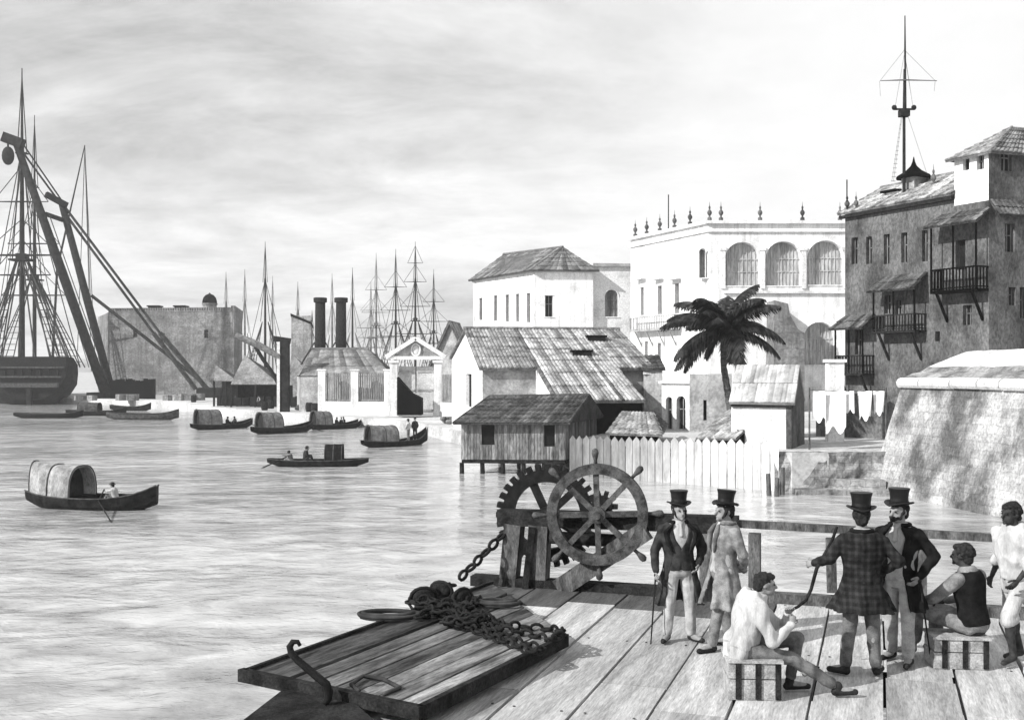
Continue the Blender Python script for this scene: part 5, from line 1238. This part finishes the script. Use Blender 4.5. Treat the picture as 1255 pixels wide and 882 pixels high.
for nm,x0,x1,yt,d,lb,m,dep in (('house',789,812,452,89,'narrow grey house squeezed between the warehouse and the white lodge','plaster_grey',6),('garden_wall',845,897,458,84,'grey rendered wall behind the palm trunk','plaster_grey',.6)):
    a,b=at_d(x0,d,0),at_d(x1,d-.5,0); z1=zr(yt,d)
    if nm=='house':
        r=empty(nm,V(a.x,a.y,YZ),lb,'house'); mb=MB(); mb.hexa([V(a.x,a.y,YZ-1),V(b.x,b.y,YZ-1),V(b.x+.5,b.y+dep,YZ-1),V(a.x+.5,a.y+dep,YZ-1)],[V(a.x,a.y,z1),V(b.x,b.y,z1),V(b.x+.5,b.y+dep,z1),V(a.x+.5,a.y+dep,z1)]); mb.build('wall',m,r)
        mb=MB(); roof(mb,V(a.x-.2,a.y-.3,z1),V(b.x+.2,b.y-.3,z1),V(b.x+.5,b.y+dep,z1+1.2),V(a.x+.3,a.y+dep,z1+1.2),.4); mb.build('roof','roof_dark',r)
        mb=MB(); mb.box(V((a.x+b.x)/2,a.y-.05,z1-.35),(b.x-a.x+.1,.3,.2)); mb.build('cornice','plaster_old',r)
    else:
        w_=Wall(a,b,YZ-1,z1,dep); w_.hole(862,490,866,515,frame=False); r=empty(nm,V(a.x,a.y,YZ),lb,'wall'); mb=MB(); w_.mesh(mb); mb.build('wall',m,r); w_.windows(r)
# ---------------------------------------------------------------- palace with arcade and finials
pc_=empty('palace',V(24,131,YZ),'large white palace with three tall latticed arches and a parapet of finials','building')
Cn=V((868-CX)/F*130,130,0); Lf=V((773-CX)/F*146.5,146.5,0); Rt=V(42,130,0); pz=zr(274,130)
pw1=Wall(Lf,Cn,YZ-1,pz,.6); pw2=Wall(Cn,Rt,YZ-1,pz,.9)
for x0,x1,y0,y1 in((785,789,352,386),(806,811,350,385),(827,832,347,384)): pw1.hole(x0,y0,x1,y1,kind='door')
for x0,x1,y0,y1 in((790,794,418,440),(806,810,420,442)): pw1.hole(x0,y0,x1,y1,frame=False)
for x0,x1,y0,y1 in((888,931,297,350),(938,982,296,350),(989,1034,295,349)): pw2.hole(x0,y0,x1,y1,True,'lattice')
pw2.hole(985,395,1023,447,True,'lattice'); pw2.hole(857,305,865,340,True,'shutter')
mb=MB(); pw1.mesh(mb); pw2.mesh(mb); Bk=V(44,160,0); Wall(Rt,Bk,YZ-1,pz,.5).mesh(mb); Wall(Bk,Lf,YZ-1,pz,.5).mesh(mb)
mb.add([V(p.x,p.y,pz-.6) for p in(Lf,Cn,Rt,Bk)],[(0,1,2,3)]); mb.build('wall','plaster_white',pc_)
pw1.windows(pc_); pw2.windows(pc_)
for w_ in(pw1,pw2):
    mb=MB(); mb.beam(w_.at(-.2,pz+.15,.2),w_.at(w_.L+.2,pz+.15,.2),.5,.35); mb.beam(w_.at(-.1,pz-.9,.12),w_.at(w_.L+.1,pz-.9,.12),.3,.2); mb.build('cornice','plaster_white',pc_)
for zz in(361,): mb=MB(); z=zr(358,130); mb.beam(pw2.at(1.8,z,.15),pw2.at(pw2.L,z,.15),.4,.3); mb.build('string_course','plaster_old',pc_)
for px in(886,934.5,985,1036): 
    u,_=pw2.uv(px,330); mb=MB(); mb.box(pw2.at(u,zr(330,130),.1),(.5,.3,4.6)); mb.box(pw2.at(u,zr(305,130),.12),(.75,.4,.4)); mb.build('pilaster','plaster_old',pc_)
FIN=[(.42,0),(.42,.5),(.2,.6),(.16,.8),(.42,1.1),(.46,1.35),(.28,1.6),(.12,1.75),(.2,1.95),(.2,2.1),(.06,2.3),(.02,2.9)]
def finial(pos,parent,s=1.0,m='plaster_grey'):
    mb=MB(); mb.lathe([(r*s*.62,z*s*.8) for r,z in FIN],pos,8); return mb.build('finial',m,parent,smooth=False)
for px in(777,791,807,825,844): u,_=pw1.uv(px,285); finial(pw1.at(u,pz+.3,-.2),pc_,1.0,'stone_dark')
for px in(870,884,932,984,1030): u,_=pw2.uv(px,265); finial(pw2.at(u,pz+.3,-.2),pc_,1.0,'stone_dark')
mb=MB(); u,_=pw1.uv(811,280); mb.cyl(pw1.at(u,pz,-1),pw1.at(u,pz+5,-1),.07,n=6); mb.build('pole','spar',pc_)
u0,z0=pw1.uv(781,386); u1,_=pw1.uv(836,386)
def balcony(w_,u0,u1,zf,zr_,dep,parent,m='dark_wood',nb=12,brk=2):
    bl_=MB(); bl_.hexa([w_.at(u0,zf-.18,.02),w_.at(u1,zf-.18,.02),w_.at(u1,zf-.18,dep),w_.at(u0,zf-.18,dep)][::-1],[w_.at(u0,zf,.02),w_.at(u1,zf,.02),w_.at(u1,zf,dep),w_.at(u0,zf,dep)][::-1]); bo=bl_.build('balcony',m,parent)
    r=MB(); 
    for a,b in((w_.at(u0,zr_,dep-.05),w_.at(u1,zr_,dep-.05)),(w_.at(u0+.05,zr_,.03),w_.at(u0+.05,zr_,dep)),(w_.at(u1-.05,zr_,.03),w_.at(u1-.05,zr_,dep))): r.beam(a,b,.1,.1); r.beam(a+V(0,0,zf+.12-zr_),b+V(0,0,zf+.12-zr_),.08,.08)
    for k in range(nb+1): u=u0+.05+(u1-u0-.1)*k/nb; r.beam(w_.at(u,zf,dep-.05),w_.at(u,zr_,dep-.05),.08,.06,up=w_.n)
    ns=max(3,int(nb*dep/(u1-u0)))
    for s in(u0+.05,u1-.05):
        for k in range(ns): r.beam(w_.at(s,zf,dep*(k+.5)/ns),w_.at(s,zr_,dep*(k+.5)/ns),.08,.06,up=w_.d)
    r.build('railing',m,bo)
    for k in range(brk):
        u=u0+(u1-u0)*(.12+.76*k/max(1,brk-1)); q=MB(); q.beam(w_.at(u,zf-.15,dep*.92),w_.at(u,zf-1.75*dep,.02),.14,.16); q.build('strut',m,bo)
    return bo
mb=MB(); balcony(pw1,u0,u1,zr(403,138),zr(387,138),1.2,pc_,'plaster_grey',26,4)
for px in(787,808.5,829.5):
    u,z=pw1.uv(px,342); mb=MB(); mb.box(pw1.at(u,z,.35),(2.0,1.0,.15),Matrix.Rotation(R(-62),3,'Z')); mb.build('door_hood','plaster_old',pc_)
# lean-to and grey annexes at the palace foot
an=empty('annex',V(33,124,YZ),'grey stepped annex wall built against the palace foot','wall')
mb=MB(); mb.prism([V((947-CX)/F*126,126,YZ-1),V((986-CX)/F*126,126,YZ-1),V((986-CX)/F*126,126,zr(408,126)),V((978-CX)/F*126,126,zr(403,126)),V((968-CX)/F*126,126,zr(385,126)),V((966-CX)/F*126,126,zr(372,126)),V((949-CX)/F*126,126,zr(368,126))],V(0,3.6,0)); mb.build('wall','stone_fort',an)
# ---------------------------------------------------------------- white hip roofed mansion
mn=empty('mansion',V(5,155,QZ),'white hip roofed mansion with a row of narrow windows behind the warehouse roof','house')
mC=V((656-CX)/F*150,150,0); mL=V((581-CX)/F*166,166,0); mR=V((727-CX)/F*150.5,150.5,0); mz=zr(329,150)
m1=Wall(mL,mC,QZ,mz,.5); m2=Wall(mC,mR,QZ,mz,.5)
for x0,x1,y0,y1 in((587.5,591,365,392),(605.5,609,362,393),(619.5,623.5,361,394),(632.5,636,360,394),(645.5,649.5,359,395)): m1.hole(x0,y0,x1,y1)
m2.hole(668,362,677.5,388)
mb=MB(); m1.mesh(mb); m2.mesh(mb); mB=mR+(mL-mC); Wall(mR,mB,QZ,mz,.4).mesh(mb); Wall(mB,mL,QZ,mz,.4).mesh(mb); mb.build('wall','plaster_white',mn); m1.windows(mn); m2.windows(mn)
for w_ in(m1,m2): mb=MB(); mb.beam(w_.at(-.1,mz-.45,.15),w_.at(w_.L+.1,mz-.45,.15),.3,.25); mb.build('cornice','plaster_old',mn)
for u in(.2,m1.L-.25): mb=MB(); mb.beam(m1.at(u,QZ,.03),m1.at(u,mz-.6,.03),.5,.14,up=m1.n); mb.build('pilaster','plaster_old',mn)
o1=V(0,0,mz); ov=lambda p,q: V(p.x,p.y,mz-.1)+q
r0,r1=W(617,312,164),W(690,303,157)
ee=[ov(mL,V(-.9,.2,-.2)),ov(mC,V(-.5,-.9,-.2)),ov(mR,V(.8,-.8,-.2)),ov(mB,V(.5,.8,-.2))]
mb=MB(); k=dict(strip=.8,thick=.2,amp=.08,course=1.6,lo=.5,hi=1.3)
roof(mb,ee[0],ee[1],r1,r0,**k); roof(mb,ee[1],ee[2],r1,r1,**k); roof(mb,ee[2],ee[3],r0,r1,**k); roof(mb,ee[3],ee[0],r0,r0,**k); ridge_cap(mb,r0,r1,.25); mb.build('roof','roof_far',mn)
wg=empty('mansion_wing',V(15,153,QZ),'flat roofed pale wing with one arched window beside the hip roofed mansion','house')
g1=Wall(V(mR.x+.05,151.5,0),V((774-CX)/F*152,152,0),QZ,zr(325,152),.5); g1.hole(741.5,355,757.5,388,True,'shutter')
mb=MB(); g1.mesh(mb); Wall(g1.P1,g1.P1+V(2,12,0),QZ,g1.z1,.4).mesh(mb); Wall(g1.P1+V(2,12,0),g1.P0+V(0,12,0),QZ,g1.z1,.4).mesh(mb); mb.build('wall','plaster_old',wg); g1.windows(wg)
mb=MB(); mb.beam(g1.at(0,g1.z1,.2),g1.at(g1.L,g1.z1,.2),.5,.4); mb.build('cornice','plaster_grey',wg)
mb=MB(); mb.hexa([g1.at(0,g1.z1-.5,-.3),g1.at(g1.L,g1.z1-.5,-.3),g1.at(g1.L,g1.z1-.5,-11.5),g1.at(0,g1.z1-.5,-11.5)],[g1.at(0,g1.z1-.2,-.3),g1.at(g1.L,g1.z1-.2,-.3),g1.at(g1.L,g1.z1-.2,-11.5),g1.at(0,g1.z1-.2,-11.5)]); mb.build('roof','plaster_grey',wg)
u,_=g1.uv(730,350)
# ---------------------------------------------------------------- dark stone building on the right
db=empty('stone_building',V(30,78,YZ),'tall dark stone waterfront building hung with wooden balconies','building')
D0=V(25.8,85,0); Dd_=V(4.7,-9.4,0).normalized()
d1t=Wall(D0,D0+Dd_*40,0,1); uc,_=d1t.uv(1212,300); D1=D0+Dd_*uc
ezt=19.0
d1=Wall(D0,D1,YZ-1,ezt,.5); fd_=V(1,.30,0).normalized(); d2=Wall(D1,D1+fd_*16,YZ-1,ezt-1.2,.5)
for x0,x1,y0,y1 in((1043.5,1051.5,291,323),(1061.5,1068.5,290,323),(1083,1090.5,287,323),(1104.5,1112,285,321),(1130,1137,282,320),(1180,1191,374,398),(1146,1152,406,418),(1084,1092,362,384),(1048,1056,404,434),(1097,1105,368,385)): d1.hole(x0,y0,x1,y1,frame=False)
d1.hole(1171,294,1183,330,kind='door',frame=False)
d2.hole(1232,274,1244,309,frame=False); d2.hole(1236,352,1245,374,frame=False); d2.hole(1250,352,1258,390,frame=False)
mb=MB(); d1.mesh(mb); d2.mesh(mb)
E=D1+fd_*16; Bk1=D0+V(14,6,0); Wall(E,E+V(0,20,0),YZ-1,ezt,.4).mesh(mb); Wall(Bk1,D0,YZ-1,ezt,.4).mesh(mb); mb.build('wall','stone_dark',db); d1.windows(db,'stone_dark'); d2.windows(db,'stone_dark')
# sloping tile roof
tu,_=d1.uv(1170,240); bk=V(.894,.447,0)*4.6+V(0,0,2.35)
ra,rb=d1.at(-.4,ezt,.45),d1.at(tu+.1,ezt,.45)
mb=MB(); roof(mb,ra,rb,rb+bk,ra+bk,.36,.14,.07,.8,.6,1.9); roof(mb,rb+bk+V(4,2,-2.2),ra+bk+V(4,2,-2.2),ra+bk,rb+bk,.5,.14,.06,1.2); roof(mb,ra+bk+V(4,2,-2.2),ra,ra+bk,ra+bk,.5,.14,.06,1.2); ridge_cap(mb,ra+bk,rb+bk,.18); mb.build('roof','roof_tile',db)
mb=MB(); mb.beam(d1.at(-.3,ezt-.28,.2),d1.at(tu,ezt-.28,.2),.35,.22); mb.build('eave_board','dark_wood',db)
for px,s in((1037,1.0),(1048,.9),(1117,1.0),(1147,1.2)):
    u,_=d1.uv(px,240); finial(d1.at(u,ezt+(0 if px<1060 else 1.15),-.1 if px<1060 else -2.2),db,s*.75,'stone_dark')
u,_=d1.uv(1038,240); mb=MB(); mb.cyl(d1.at(u,ezt,0),d1.at(u,ezt+2.6,0),.05,n=6); mb.build('pole','spar',db)
# roof lantern
u,_=d1.uv(1086,230); lc=d1.at(u,ezt+.4,-2.8)
mb=MB(); mb.box(lc+V(0,0,.9),(1.25,1.25,2.0),Matrix.Rotation(R(-63),3,'Z')); ln=mb.build('roof_lantern','plaster_grey',db)
mb=MB(); mb.lathe([(1.35,1.9),(1.25,2.05),(.6,2.45),(.25,2.8),(.12,3.1),(.03,3.5)],lc,8); mb.build('lantern_roof','roof_dark',ln)
mb=MB(); mb.box(d1.at(d1.uv(1072,235)[0],ezt+.7,-2.2),(1.1,.9,1.3),Matrix.Rotation(R(-63),3,'Z')); mb.build('dormer','plaster_white',db)
mb=MB(); mb.box(d1.at(d1.uv(1070,228)[0],ezt+1.45,-2.1),(1.5,1.3,.16),Matrix.Rotation(R(-63),3,'Z')); mb.build('dormer_roof','roof_dark',db)
# tower storey
tz0=ezt-.4; tz1=zr(186,d1.at(uc,0).y)
t1=Wall(d1.at(tu,0,.03),d1.at(d1.L,0,.03),zr(248,74),tz1,.4); t1.hole(1180,194,1188,208,frame=False); t1.hole(1197,190,1206,207,frame=False)
tp=d1.at(d1.L,0,.03); t2=Wall(tp,tp+fd_*9,zr(262,72),tz1,.4); t2.hole(1227,182,1240,210,frame=False)
mb=MB(); t1.mesh(mb); mb.build('tower_side','plaster_white',db); t1.windows(db)
mb=MB(); t2.mesh(mb); tb1=t2.P1+V(2,8,0); tb0=t1.P0+V(6,4,0); Wall(t2.P1,tb1,tz0,tz1,.3).mesh(mb); Wall(tb1,tb0,tz0,tz1,.3).mesh(mb); Wall(tb0,t1.P0,tz0,tz1,.3).mesh(mb); mb.build('tower_wall','stone_dark',db); t2.windows(db,'stone_dark')  # tower front is dark by colour: its shade is painted in
rp_=W(1240,156,t2.at(2.6,0).y+3.2); rq_=rp_+fd_*4
A=t1.at(-.35,tz1-.1,.5);B=t2.at(-.35,tz1-.1,.5);C_=t2.at(9.3,tz1-.1,.5);Dq=V(tb1.x,tb1.y,tz1-.1);Eq=V(tb0.x,tb0.y,tz1-.1)
mb=MB(); k=dict(strip=.36,thick=.14,amp=.07,course=.8,lo=.6,hi=1.5)
roof(mb,A,B,rp_,rp_,**k); roof(mb,B,C_,rq_,rp_,**k); roof(mb,C_,Dq,rq_,rq_,**k); roof(mb,Dq,Eq,rp_,rq_,**k); roof(mb,Eq,A,rp_,rp_,**k); ridge_cap(mb,B,rp_,.13); mb.build('tower_roof','roof_tile',db)
# apron roof under the tower
a,b=d2.at(.05,zr(262,72),.9),d2.at(15,zr(262,72),.9); mb=MB(); roof(mb,a,b,d2.at(15,zr(241,72),.05),d2.at(.05,zr(241,72),.05),.36,.12,.07,.8); mb.build('apron_roof','roof_dark',db)
# covered balconies
def cov(x0,x1,ry0,ry1,ax0,ax1,ay0,ay1,dep,nb,m='dark_wood',posts=3):
    u0,zt_=d1.uv(x0+14,ry0); u1,_=d1.uv(x1+6,ry0); ym=d1.at((u0+u1)/2,0).y
    zt_=zr(ry0,ym-.4); zf=zr(ry1,ym-.4); bo=balcony(d1,u0,u1,zf,zt_,dep,db,m,nb,2)
    za,zb=zr(ay0,ym),zr(ay1,ym-.4); q=MB()
    roof(q,d1.at(u0-.3,zb,dep+.35),d1.at(u1+.3,zb,dep+.35),d1.at(u1+.1,za,.02),d1.at(u0-.1,za,.02),.34,.1,.06,.7,.5,1.5); q.build('awning_roof','roof_dark',bo)
    for k in range(posts): 
        u=u0+.06+(u1-u0-.12)*k/(posts-1); q=MB(); q.beam(d1.at(u,zf,dep-.05),d1.at(u,zb+.05,dep-.05),.1,.1,up=d1.n); q.build('post','plank_grey',bo)
    return bo
cov(1141,1206,329,355,1142,1206,259,276,1.2,14,'plank_grey')
cov(1070,1130,386,405,1066,1130,336,356,1.2,14)
cov(1023,1066,436,457,1022,1070,386,403,1.2,10)
# signal mast above the roof
sm=empty('signal_mast',V((1108-CX)/F*82,82,19),'tall signal mast with crosstree and slender yard above the stone building roof','mast')
md=82.0; mz=lambda y: zr(y,md); mx=lambda x:(x-CX)/F*md
mb=MB(); mb.tube([V(mx(1108),md,mz(252)),V(mx(1108),md,mz(140)),V(mx(1108.5),md,mz(85))],[.13,.11,.08],8); mb.tube([V(mx(1109),md-.15,mz(143)),V(mx(1108.5),md-.12,mz(60)),V(mx(1108.5),md-.1,mz(20))],[.085,.07,.04],8); mb.build('pole','spar',sm)
mb=MB(); mb.tube([V(mx(1078),md-.2,mz(100)),V(mx(1108),md-.2,mz(99)),V(mx(1147),md-.2,mz(100))],[.03,.06,.03],6); mb.build('yard','spar_far',sm)
mb=MB(); mb.beam(V(mx(1096),md,mz(134)),V(mx(1120),md,mz(134)),.16,.12); mb.box(V(mx(1108),md,mz(139)),(.7,.6,.5)); mb.ell(V(mx(1096),md,mz(132)),.2,None,8,6); mb.ell(V(mx(1120),md,mz(132)),.2,None,8,6); mb.build('crosstree','spar',sm)
mb=MB()
for x,y,x2,y2 in((1093,222,1105,140),(1095,222,1106,140),(1140,225,1112,140),(1097,132,1108,68),(1119,132,1109,68),(1108,60,1119,132),(1078,100,1079,118),(1146,100,1145,112),(1078,100,1108,62),(1147,100,1109,62)): rope_mesh(mb,V(mx(x),md,mz(y)),V(mx(x2),md,mz(y2)),.017)
for k in range(14): q=k/15; a=V(mx(1092),md,mz(222)).lerp(V(mx(1104.5),md,mz(142)),q); rope_mesh(mb,a,a+V(.28*(1-q)+.05,0,0),.025)
mb.build('rigging','rope_far',sm)
# ---------------------------------------------------------------- bastion
ba=empty('bastion',V(23,58,0),'huge weathered bastion wall with battered face and rounded cordon under a sloping parapet','wall')
b0,b1=V(20.5,63,0),V(22.9,49.6,0); bd=(b1-b0).normalized(); b1=b0+bd*26; bnn=V(bd.y,-bd.x,0)
if bnn.x>0: bnn=-bnn
tz=6.0; bat=1.5; p=lambda u,z: b0+bd*u+V(0,0,z)-bnn*(bat*max(0,z)/tz)+(bd*(.9*max(0,z)/tz) if u<1 else V(0,0,0))
mb=MB(); nu_,nz_=44,12; vs=[];fs=[]
for i in range(nu_+1):
    for j in range(nz_+1):
        q=p(26*i/nu_,-1.0+(tz+1.0)*j/nz_); nz=noise.fractal(q*.7,1,2,4)*.05; vs.append(q+bnn*nz)
for i in range(nu_):
    for j in range(nz_): a=i*(nz_+1)+j; fs.append((a,a+nz_+1,a+nz_+2,a+1))
mb.add(vs,fs)
lb=V(9,3.5,0)
l0=p(0,-1.0); mb.add([p(0,-1),p(0,tz),p(0,tz)+lb,p(0,-1)+lb],[(0,1,2,3)])
mb.build('wall','stone_bastion',ba)
mb=MB(); cs=[0,3.2,6.2,8.6,10.4,12.7,15,17,19.5,22,26]
for a,b in zip(cs,cs[1:]):
    zz=random.uniform(-.02,.02); q0,q1=p(a,tz)+bd*.06+V(0,0,zz),p(b,tz)-bd*.06+V(0,0,zz); pr_=[(.0,-.12),(.24,-.10),(.34,.04),(.36,.2),(.28,.36),(.1,.46),(-.5,.46),(-.5,-.12)]; mb.hexa  # noqa
    mb.prism([q0+bnn*x_+V(0,0,z_) for x_,z_ in pr_],q1-q0)
mb.beam(p(0,tz)+V(.1,.0,.17),p(0,tz)+lb+V(.1,.1,.17),.3,.5); mb.build('cordon','parapet_stone',ba)
tk=-bnn*2.6
f0,f1=p(0,tz)+V(.2,0,.44),p(26,tz)+V(.2,0,.44); g0=f0+tk+bd*-0.2+V(1.0,-.6,1.5); g1=f1+tk+V(0,0,1.6)
mb=MB(); vs=[];fs=[]; n1,n2=40,8
for i in range(n1+1):
    for j in range(n2+1):
        q=f0.lerp(f1,i/n1).lerp(g0.lerp(g1,i/n1),j/n2); 
        prof=.05*math.sin(math.pi*min(1,j/n2*1.0))-(.1 if j in(2,) else 0)
        vs.append(q+V(0,0,prof+noise.fractal(q*.9,1,2,4)*.06))
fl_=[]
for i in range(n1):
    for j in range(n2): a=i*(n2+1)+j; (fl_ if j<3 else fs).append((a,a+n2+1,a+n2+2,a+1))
mlow=MB(); mlow.add(vs,fl_); mlow.build('parapet_base_shade','stone_quay',ba)  # darker stone on the lower strip paints in shade above the cordon
mb.add(vs,fs)
mb.add([f0,g0,g0+V(8,3,0),f0+V(8,3.2,0)],[(0,1,2,3)]); mb.add([g0,g1,g1+V(9,3,-.3),g0+V(8,3,-.3)],[(0,1,2,3)]); mb.build('parapet','parapet_stone',ba)
# ---------------------------------------------------------------- yard with low quay wall, shed and laundry
sw=empty('quay_wall',V(18,61.8,0),'low crumbling stone quay wall between the fence and the bastion','wall')
a0,a1=V(14.9,62.2,0),V(21.6,61.9,0); mb=MB(); vs=[];fs=[]
for i in range(25):
    for j in range(9):
        q=a0.lerp(a1,i/24)+V(0,.35*j/8,-.8+(YZ+.05+.8)*j/8); vs.append(q+V(0,noise.fractal(q*1.3,1,2,4)*.16,noise.fractal(q*1.1+V(5,0,0),1,2,4)*.06))
for i in range(24):
    for j in range(8): a=i*9+j; fs.append((a,a+9,a+10,a+1))
mb.add(vs,fs); mb.build('wall','stone_quay',sw)
mb=MB(); mb.box(V(18.3,61.0,.12),(5.2,1.2,.3)); mb.box(V(19.4,61.5,.5),(2.8,.9,.5)); mb.build('footing','stone_quay',sw)
hs2=empty('wash_house',V(17,67,YZ),'small white wash house with pale slab roof and a dark gable beside the laundry','house')
zA=zr(491,66); c0=V((897-CX)/F*67,67.2,0); c1=V((970-CX)/F*65,65,0); c2=c1+V(2.0,4.6,0); c3=c0+V(2.0,4.6,0); zR=zr(447,67.5)
mb=MB(); Wall(c0,c1,YZ-.5,zA,.3).mesh(mb); mb.build('wall','plaster_old',hs2)
mid=(c1+c2)/2; g=MB(); g.prism([V(c1.x,c1.y,YZ-.5),V(c2.x,c2.y,YZ-.5),V(c2.x,c2.y,zA),V(mid.x,mid.y,zR-.1),V(c1.x,c1.y,zA)],V(-.3,.1,0)); g.build('gable_wall','stone_dark',hs2)
g=MB(); Wall(c2,c3,YZ-.5,zA,.3).mesh(g); Wall(c3,c0,YZ-.5,zA,.3).mesh(g); g.build('back_wall','plaster_grey',hs2)
m0=(c0+c3)/2; mb=MB(); k=dict(strip=.26,thick=.14,amp=.04,course=2.4,lo=.8,hi=1.2)
roof(mb,V(c0.x-.2,c0.y-.35,zA-.12),V(c1.x+.1,c1.y-.35,zA-.12),V(mid.x+.1,mid.y,zR),V(m0.x-.2,m0.y,zR),**k); roof(mb,V(c2.x+.1,c2.y+.3,zA-.1),V(c3.x-.2,c3.y+.3,zA-.1),V(m0.x-.2,m0.y,zR),V(mid.x+.1,mid.y,zR),**k); mb.build('roof','roof_pale',hs2)
mb=MB(); mb.beam(V(c0.x,c0.y-.1,zA-.32),V(c1.x+.05,c1.y-.1,zA-.32),.2,.16); mb.build('eave_board','dark_wood',hs2)
mb=MB(); x=(1023-CX)/F*72; mb.box(V(x,72,(YZ+zr(444,72))/2),(1.05,.7,zr(444,72)-YZ)); mb.box(V(x,72,zr(444,72)+.1),(1.3,.95,.2)); tag(mb.build('gate_pier','plaster_white'),'lone white pier standing behind the hanging laundry','pier')
mb=MB(); Wall(at_d(1000,78,0),at_d(1112,74,0),YZ-.5,zr(482,76),.4).mesh(mb); tag(mb.build('yard_wall','stone_dark'),'grey yard wall behind the washing line','wall')
# washing line
cl=64.6; zl=zr(480,cl); Lx=lambda px:(px-CX)/F*cl
for px,lb in((992,'wooden pole holding the washing line next to the wash house'),(1086,'wooden pole holding the washing line next to the bastion')):
    mb=MB(); mb.cyl(V(Lx(px),cl,YZ),V(Lx(px),cl,zl+.25),.06,.05,8); tag(mb.build('line_pole','post_wood'),lb,'pole')
mb=MB(); rope_mesh(mb,V(Lx(992),cl,zl+.1),V(Lx(1086),cl,zl+.1),.015,.06); tag(mb.build('washing_line','rope'),'thin washing line strung across the yard','line')
def sheet(x0,x1,yb,label,taper=.0):
    zb=zr(yb,cl); mb=MB(); n,m_=14,12; vs=[];fs=[]
    for i in range(n+1):
        for j in range(m_+1):
            u,v=i/n,j/m_; x=Lx(x0+(x1-x0)*(u*(1-taper*v)+taper*v*.5)); z=zl+.05+(zb-zl)*v*(1+.10*math.sin(u*9+x0)); y=cl+.035*math.sin(u*9+v*2+x0)*(.4+v)+(u-.5)*-.25
            vs.append(V(x,y,z))
    for off in(0,.012): pass
    vs2=[p+V(0,.014,0) for p in vs]
    for i in range(n):
        for j in range(m_): a=i*(m_+1)+j; fs.append((a,a+1,a+m_+2,a+m_+1)); q=len(vs); fs.append((q+a,q+a+m_+1,q+a+m_+2,q+a+1))
    mb.add(vs+vs2,fs); tag(mb.build('laundry_sheet','linen',smooth=True),label,'laundry','white laundry on the washing line')
sheet(996,1011,516,'short white cloth on the line next to the wash house gable'); sheet(1013,1036,528,'longest white sheet on the washing line'); sheet(1036,1046,505,'small narrow white cloth touching the longest sheet'); sheet(1052,1068,514,'white shirt shaped cloth in the gap of the line',.25); sheet(1071,1083,508,'white cloth on the line closest to the bastion',.2)
# ---------------------------------------------------------------- palm
pm=empty('palm_tree',V(W(895,500,73).x,73,YZ),'dark coconut palm with a broad drooping crown behind the fence','tree')
pd=73.0; top=W(886,402,pd)
cv=[V(W(897,500,pd).x,pd,YZ-.3),W(896,505,pd),W(892,480,pd),W(887,450,pd),top]
mb=MB(); pts=[];rad=[]
for i in range(25):
    q=i/24*(len(cv)-1); k=min(int(q),len(cv)-2); pts.append(cv[k].lerp(cv[k+1],q-k)); rad.append((.29-.11*i/24)*(1.08 if i%2 else .95))
mb.tube(pts,rad,10); mb.build('trunk','palm_trunk',pm)
mb=MB(); mb.ell(top+V(0,0,-.05),(.26,.26,.4),None,10,8)
for k in range(7): a=k*.9; mb.ell(top+V(.26*math.cos(a),.26*math.sin(a),-.35),.15,None,8,6)
mb.build('crown_shaft','palm_trunk',pm,smooth=True)
random.seed(21)
def frond(az,elev,Ln,droop,tw):
    mb=MB(); pts=[]; p=Vector(top); n=22; el=elev
    for i in range(n+1):
        pts.append(Vector(p)); q=i/n; el=elev-droop*q**1.25
        p=p+V(math.cos(az)*math.cos(el),math.sin(az)*math.cos(el),math.sin(el))*(Ln/n)
    mb.tone=1.5; mb.tube(pts,[.05*(1-i/n*.85) for i in range(n+1)],5)
    for i in range(2,n*3):
        q=i/(n*3); k=min(int(q*n),n-1); a=pts[k].lerp(pts[k+1],q*n-k); d=(pts[k+1]-pts[k]).normalized(); side=d.cross(V(0,0,1))
        if side.length<.1: side=V(-math.sin(az),math.cos(az),0)
        side.normalize(); upv=side.cross(d)
        ll=1.2*(math.sin(math.pi*min(1,.12+q*.9))**.6)+.12; ll*=random.uniform(.8,1.1)
        for s in(-1,1):
            mb.tone=random.uniform(.4,1.8)
            dr=(side*s*.72+d*.55-V(0,0,.30+.35*random.random())).normalized(); e1=a+dr*ll*.55; e2=e1+(dr-V(0,0,.55)).normalized()*ll*.5
            wv=d*.07
            mb.add([a-wv,a+wv,e1+wv,e1-wv,e2],[(0,1,2,3),(3,2,4)])
    mb.tone=1; return mb.build('frond','frond',pm)
for a_ in(.4,3.3): frond(a_,R(-40),2.4,R(44),0)
nf=24
for k in range(nf):
    az=2*math.pi*k/nf*5+random.uniform(-.2,.2); lev=k/nf
    frond(az,R(76)-R(104)*lev+random.uniform(-.12,.12),random.uniform(4.0,4.7)*(.95+.1*min(1,lev*2)),R(74)+random.uniform(-.2,.25)-R(22)*lev,0)

# ---------------------------------------------------------------- light harbour haze
m=bpy.data.materials.new('haze'); m.use_nodes=True; n_=m.node_tree.nodes; n_.remove(n_['Principled BSDF'])
pv=n_.new('ShaderNodeVolumePrincipled'); pv.inputs['Color'].default_value=(.95,.95,.95,1); pv.inputs['Density'].default_value=SET_HAZE; pv.inputs['Anisotropy'].default_value=.2
m.node_tree.links.new(pv.outputs[0],n_['Material Output'].inputs['Volume']); MATS['haze']=m
if SET_HAZE>0:
    mb=MB(); mb.hexa([V(-320,-60,-7.5),V(320,-60,-7.5),V(320,470,-7.5),V(-320,470,-7.5)],[V(-320,-60,90),V(320,-60,90),V(320,470,90),V(-320,470,90)])
    tag(mb.build('haze','haze'),'thin pale haze over the harbour','haze',kind='stuff')
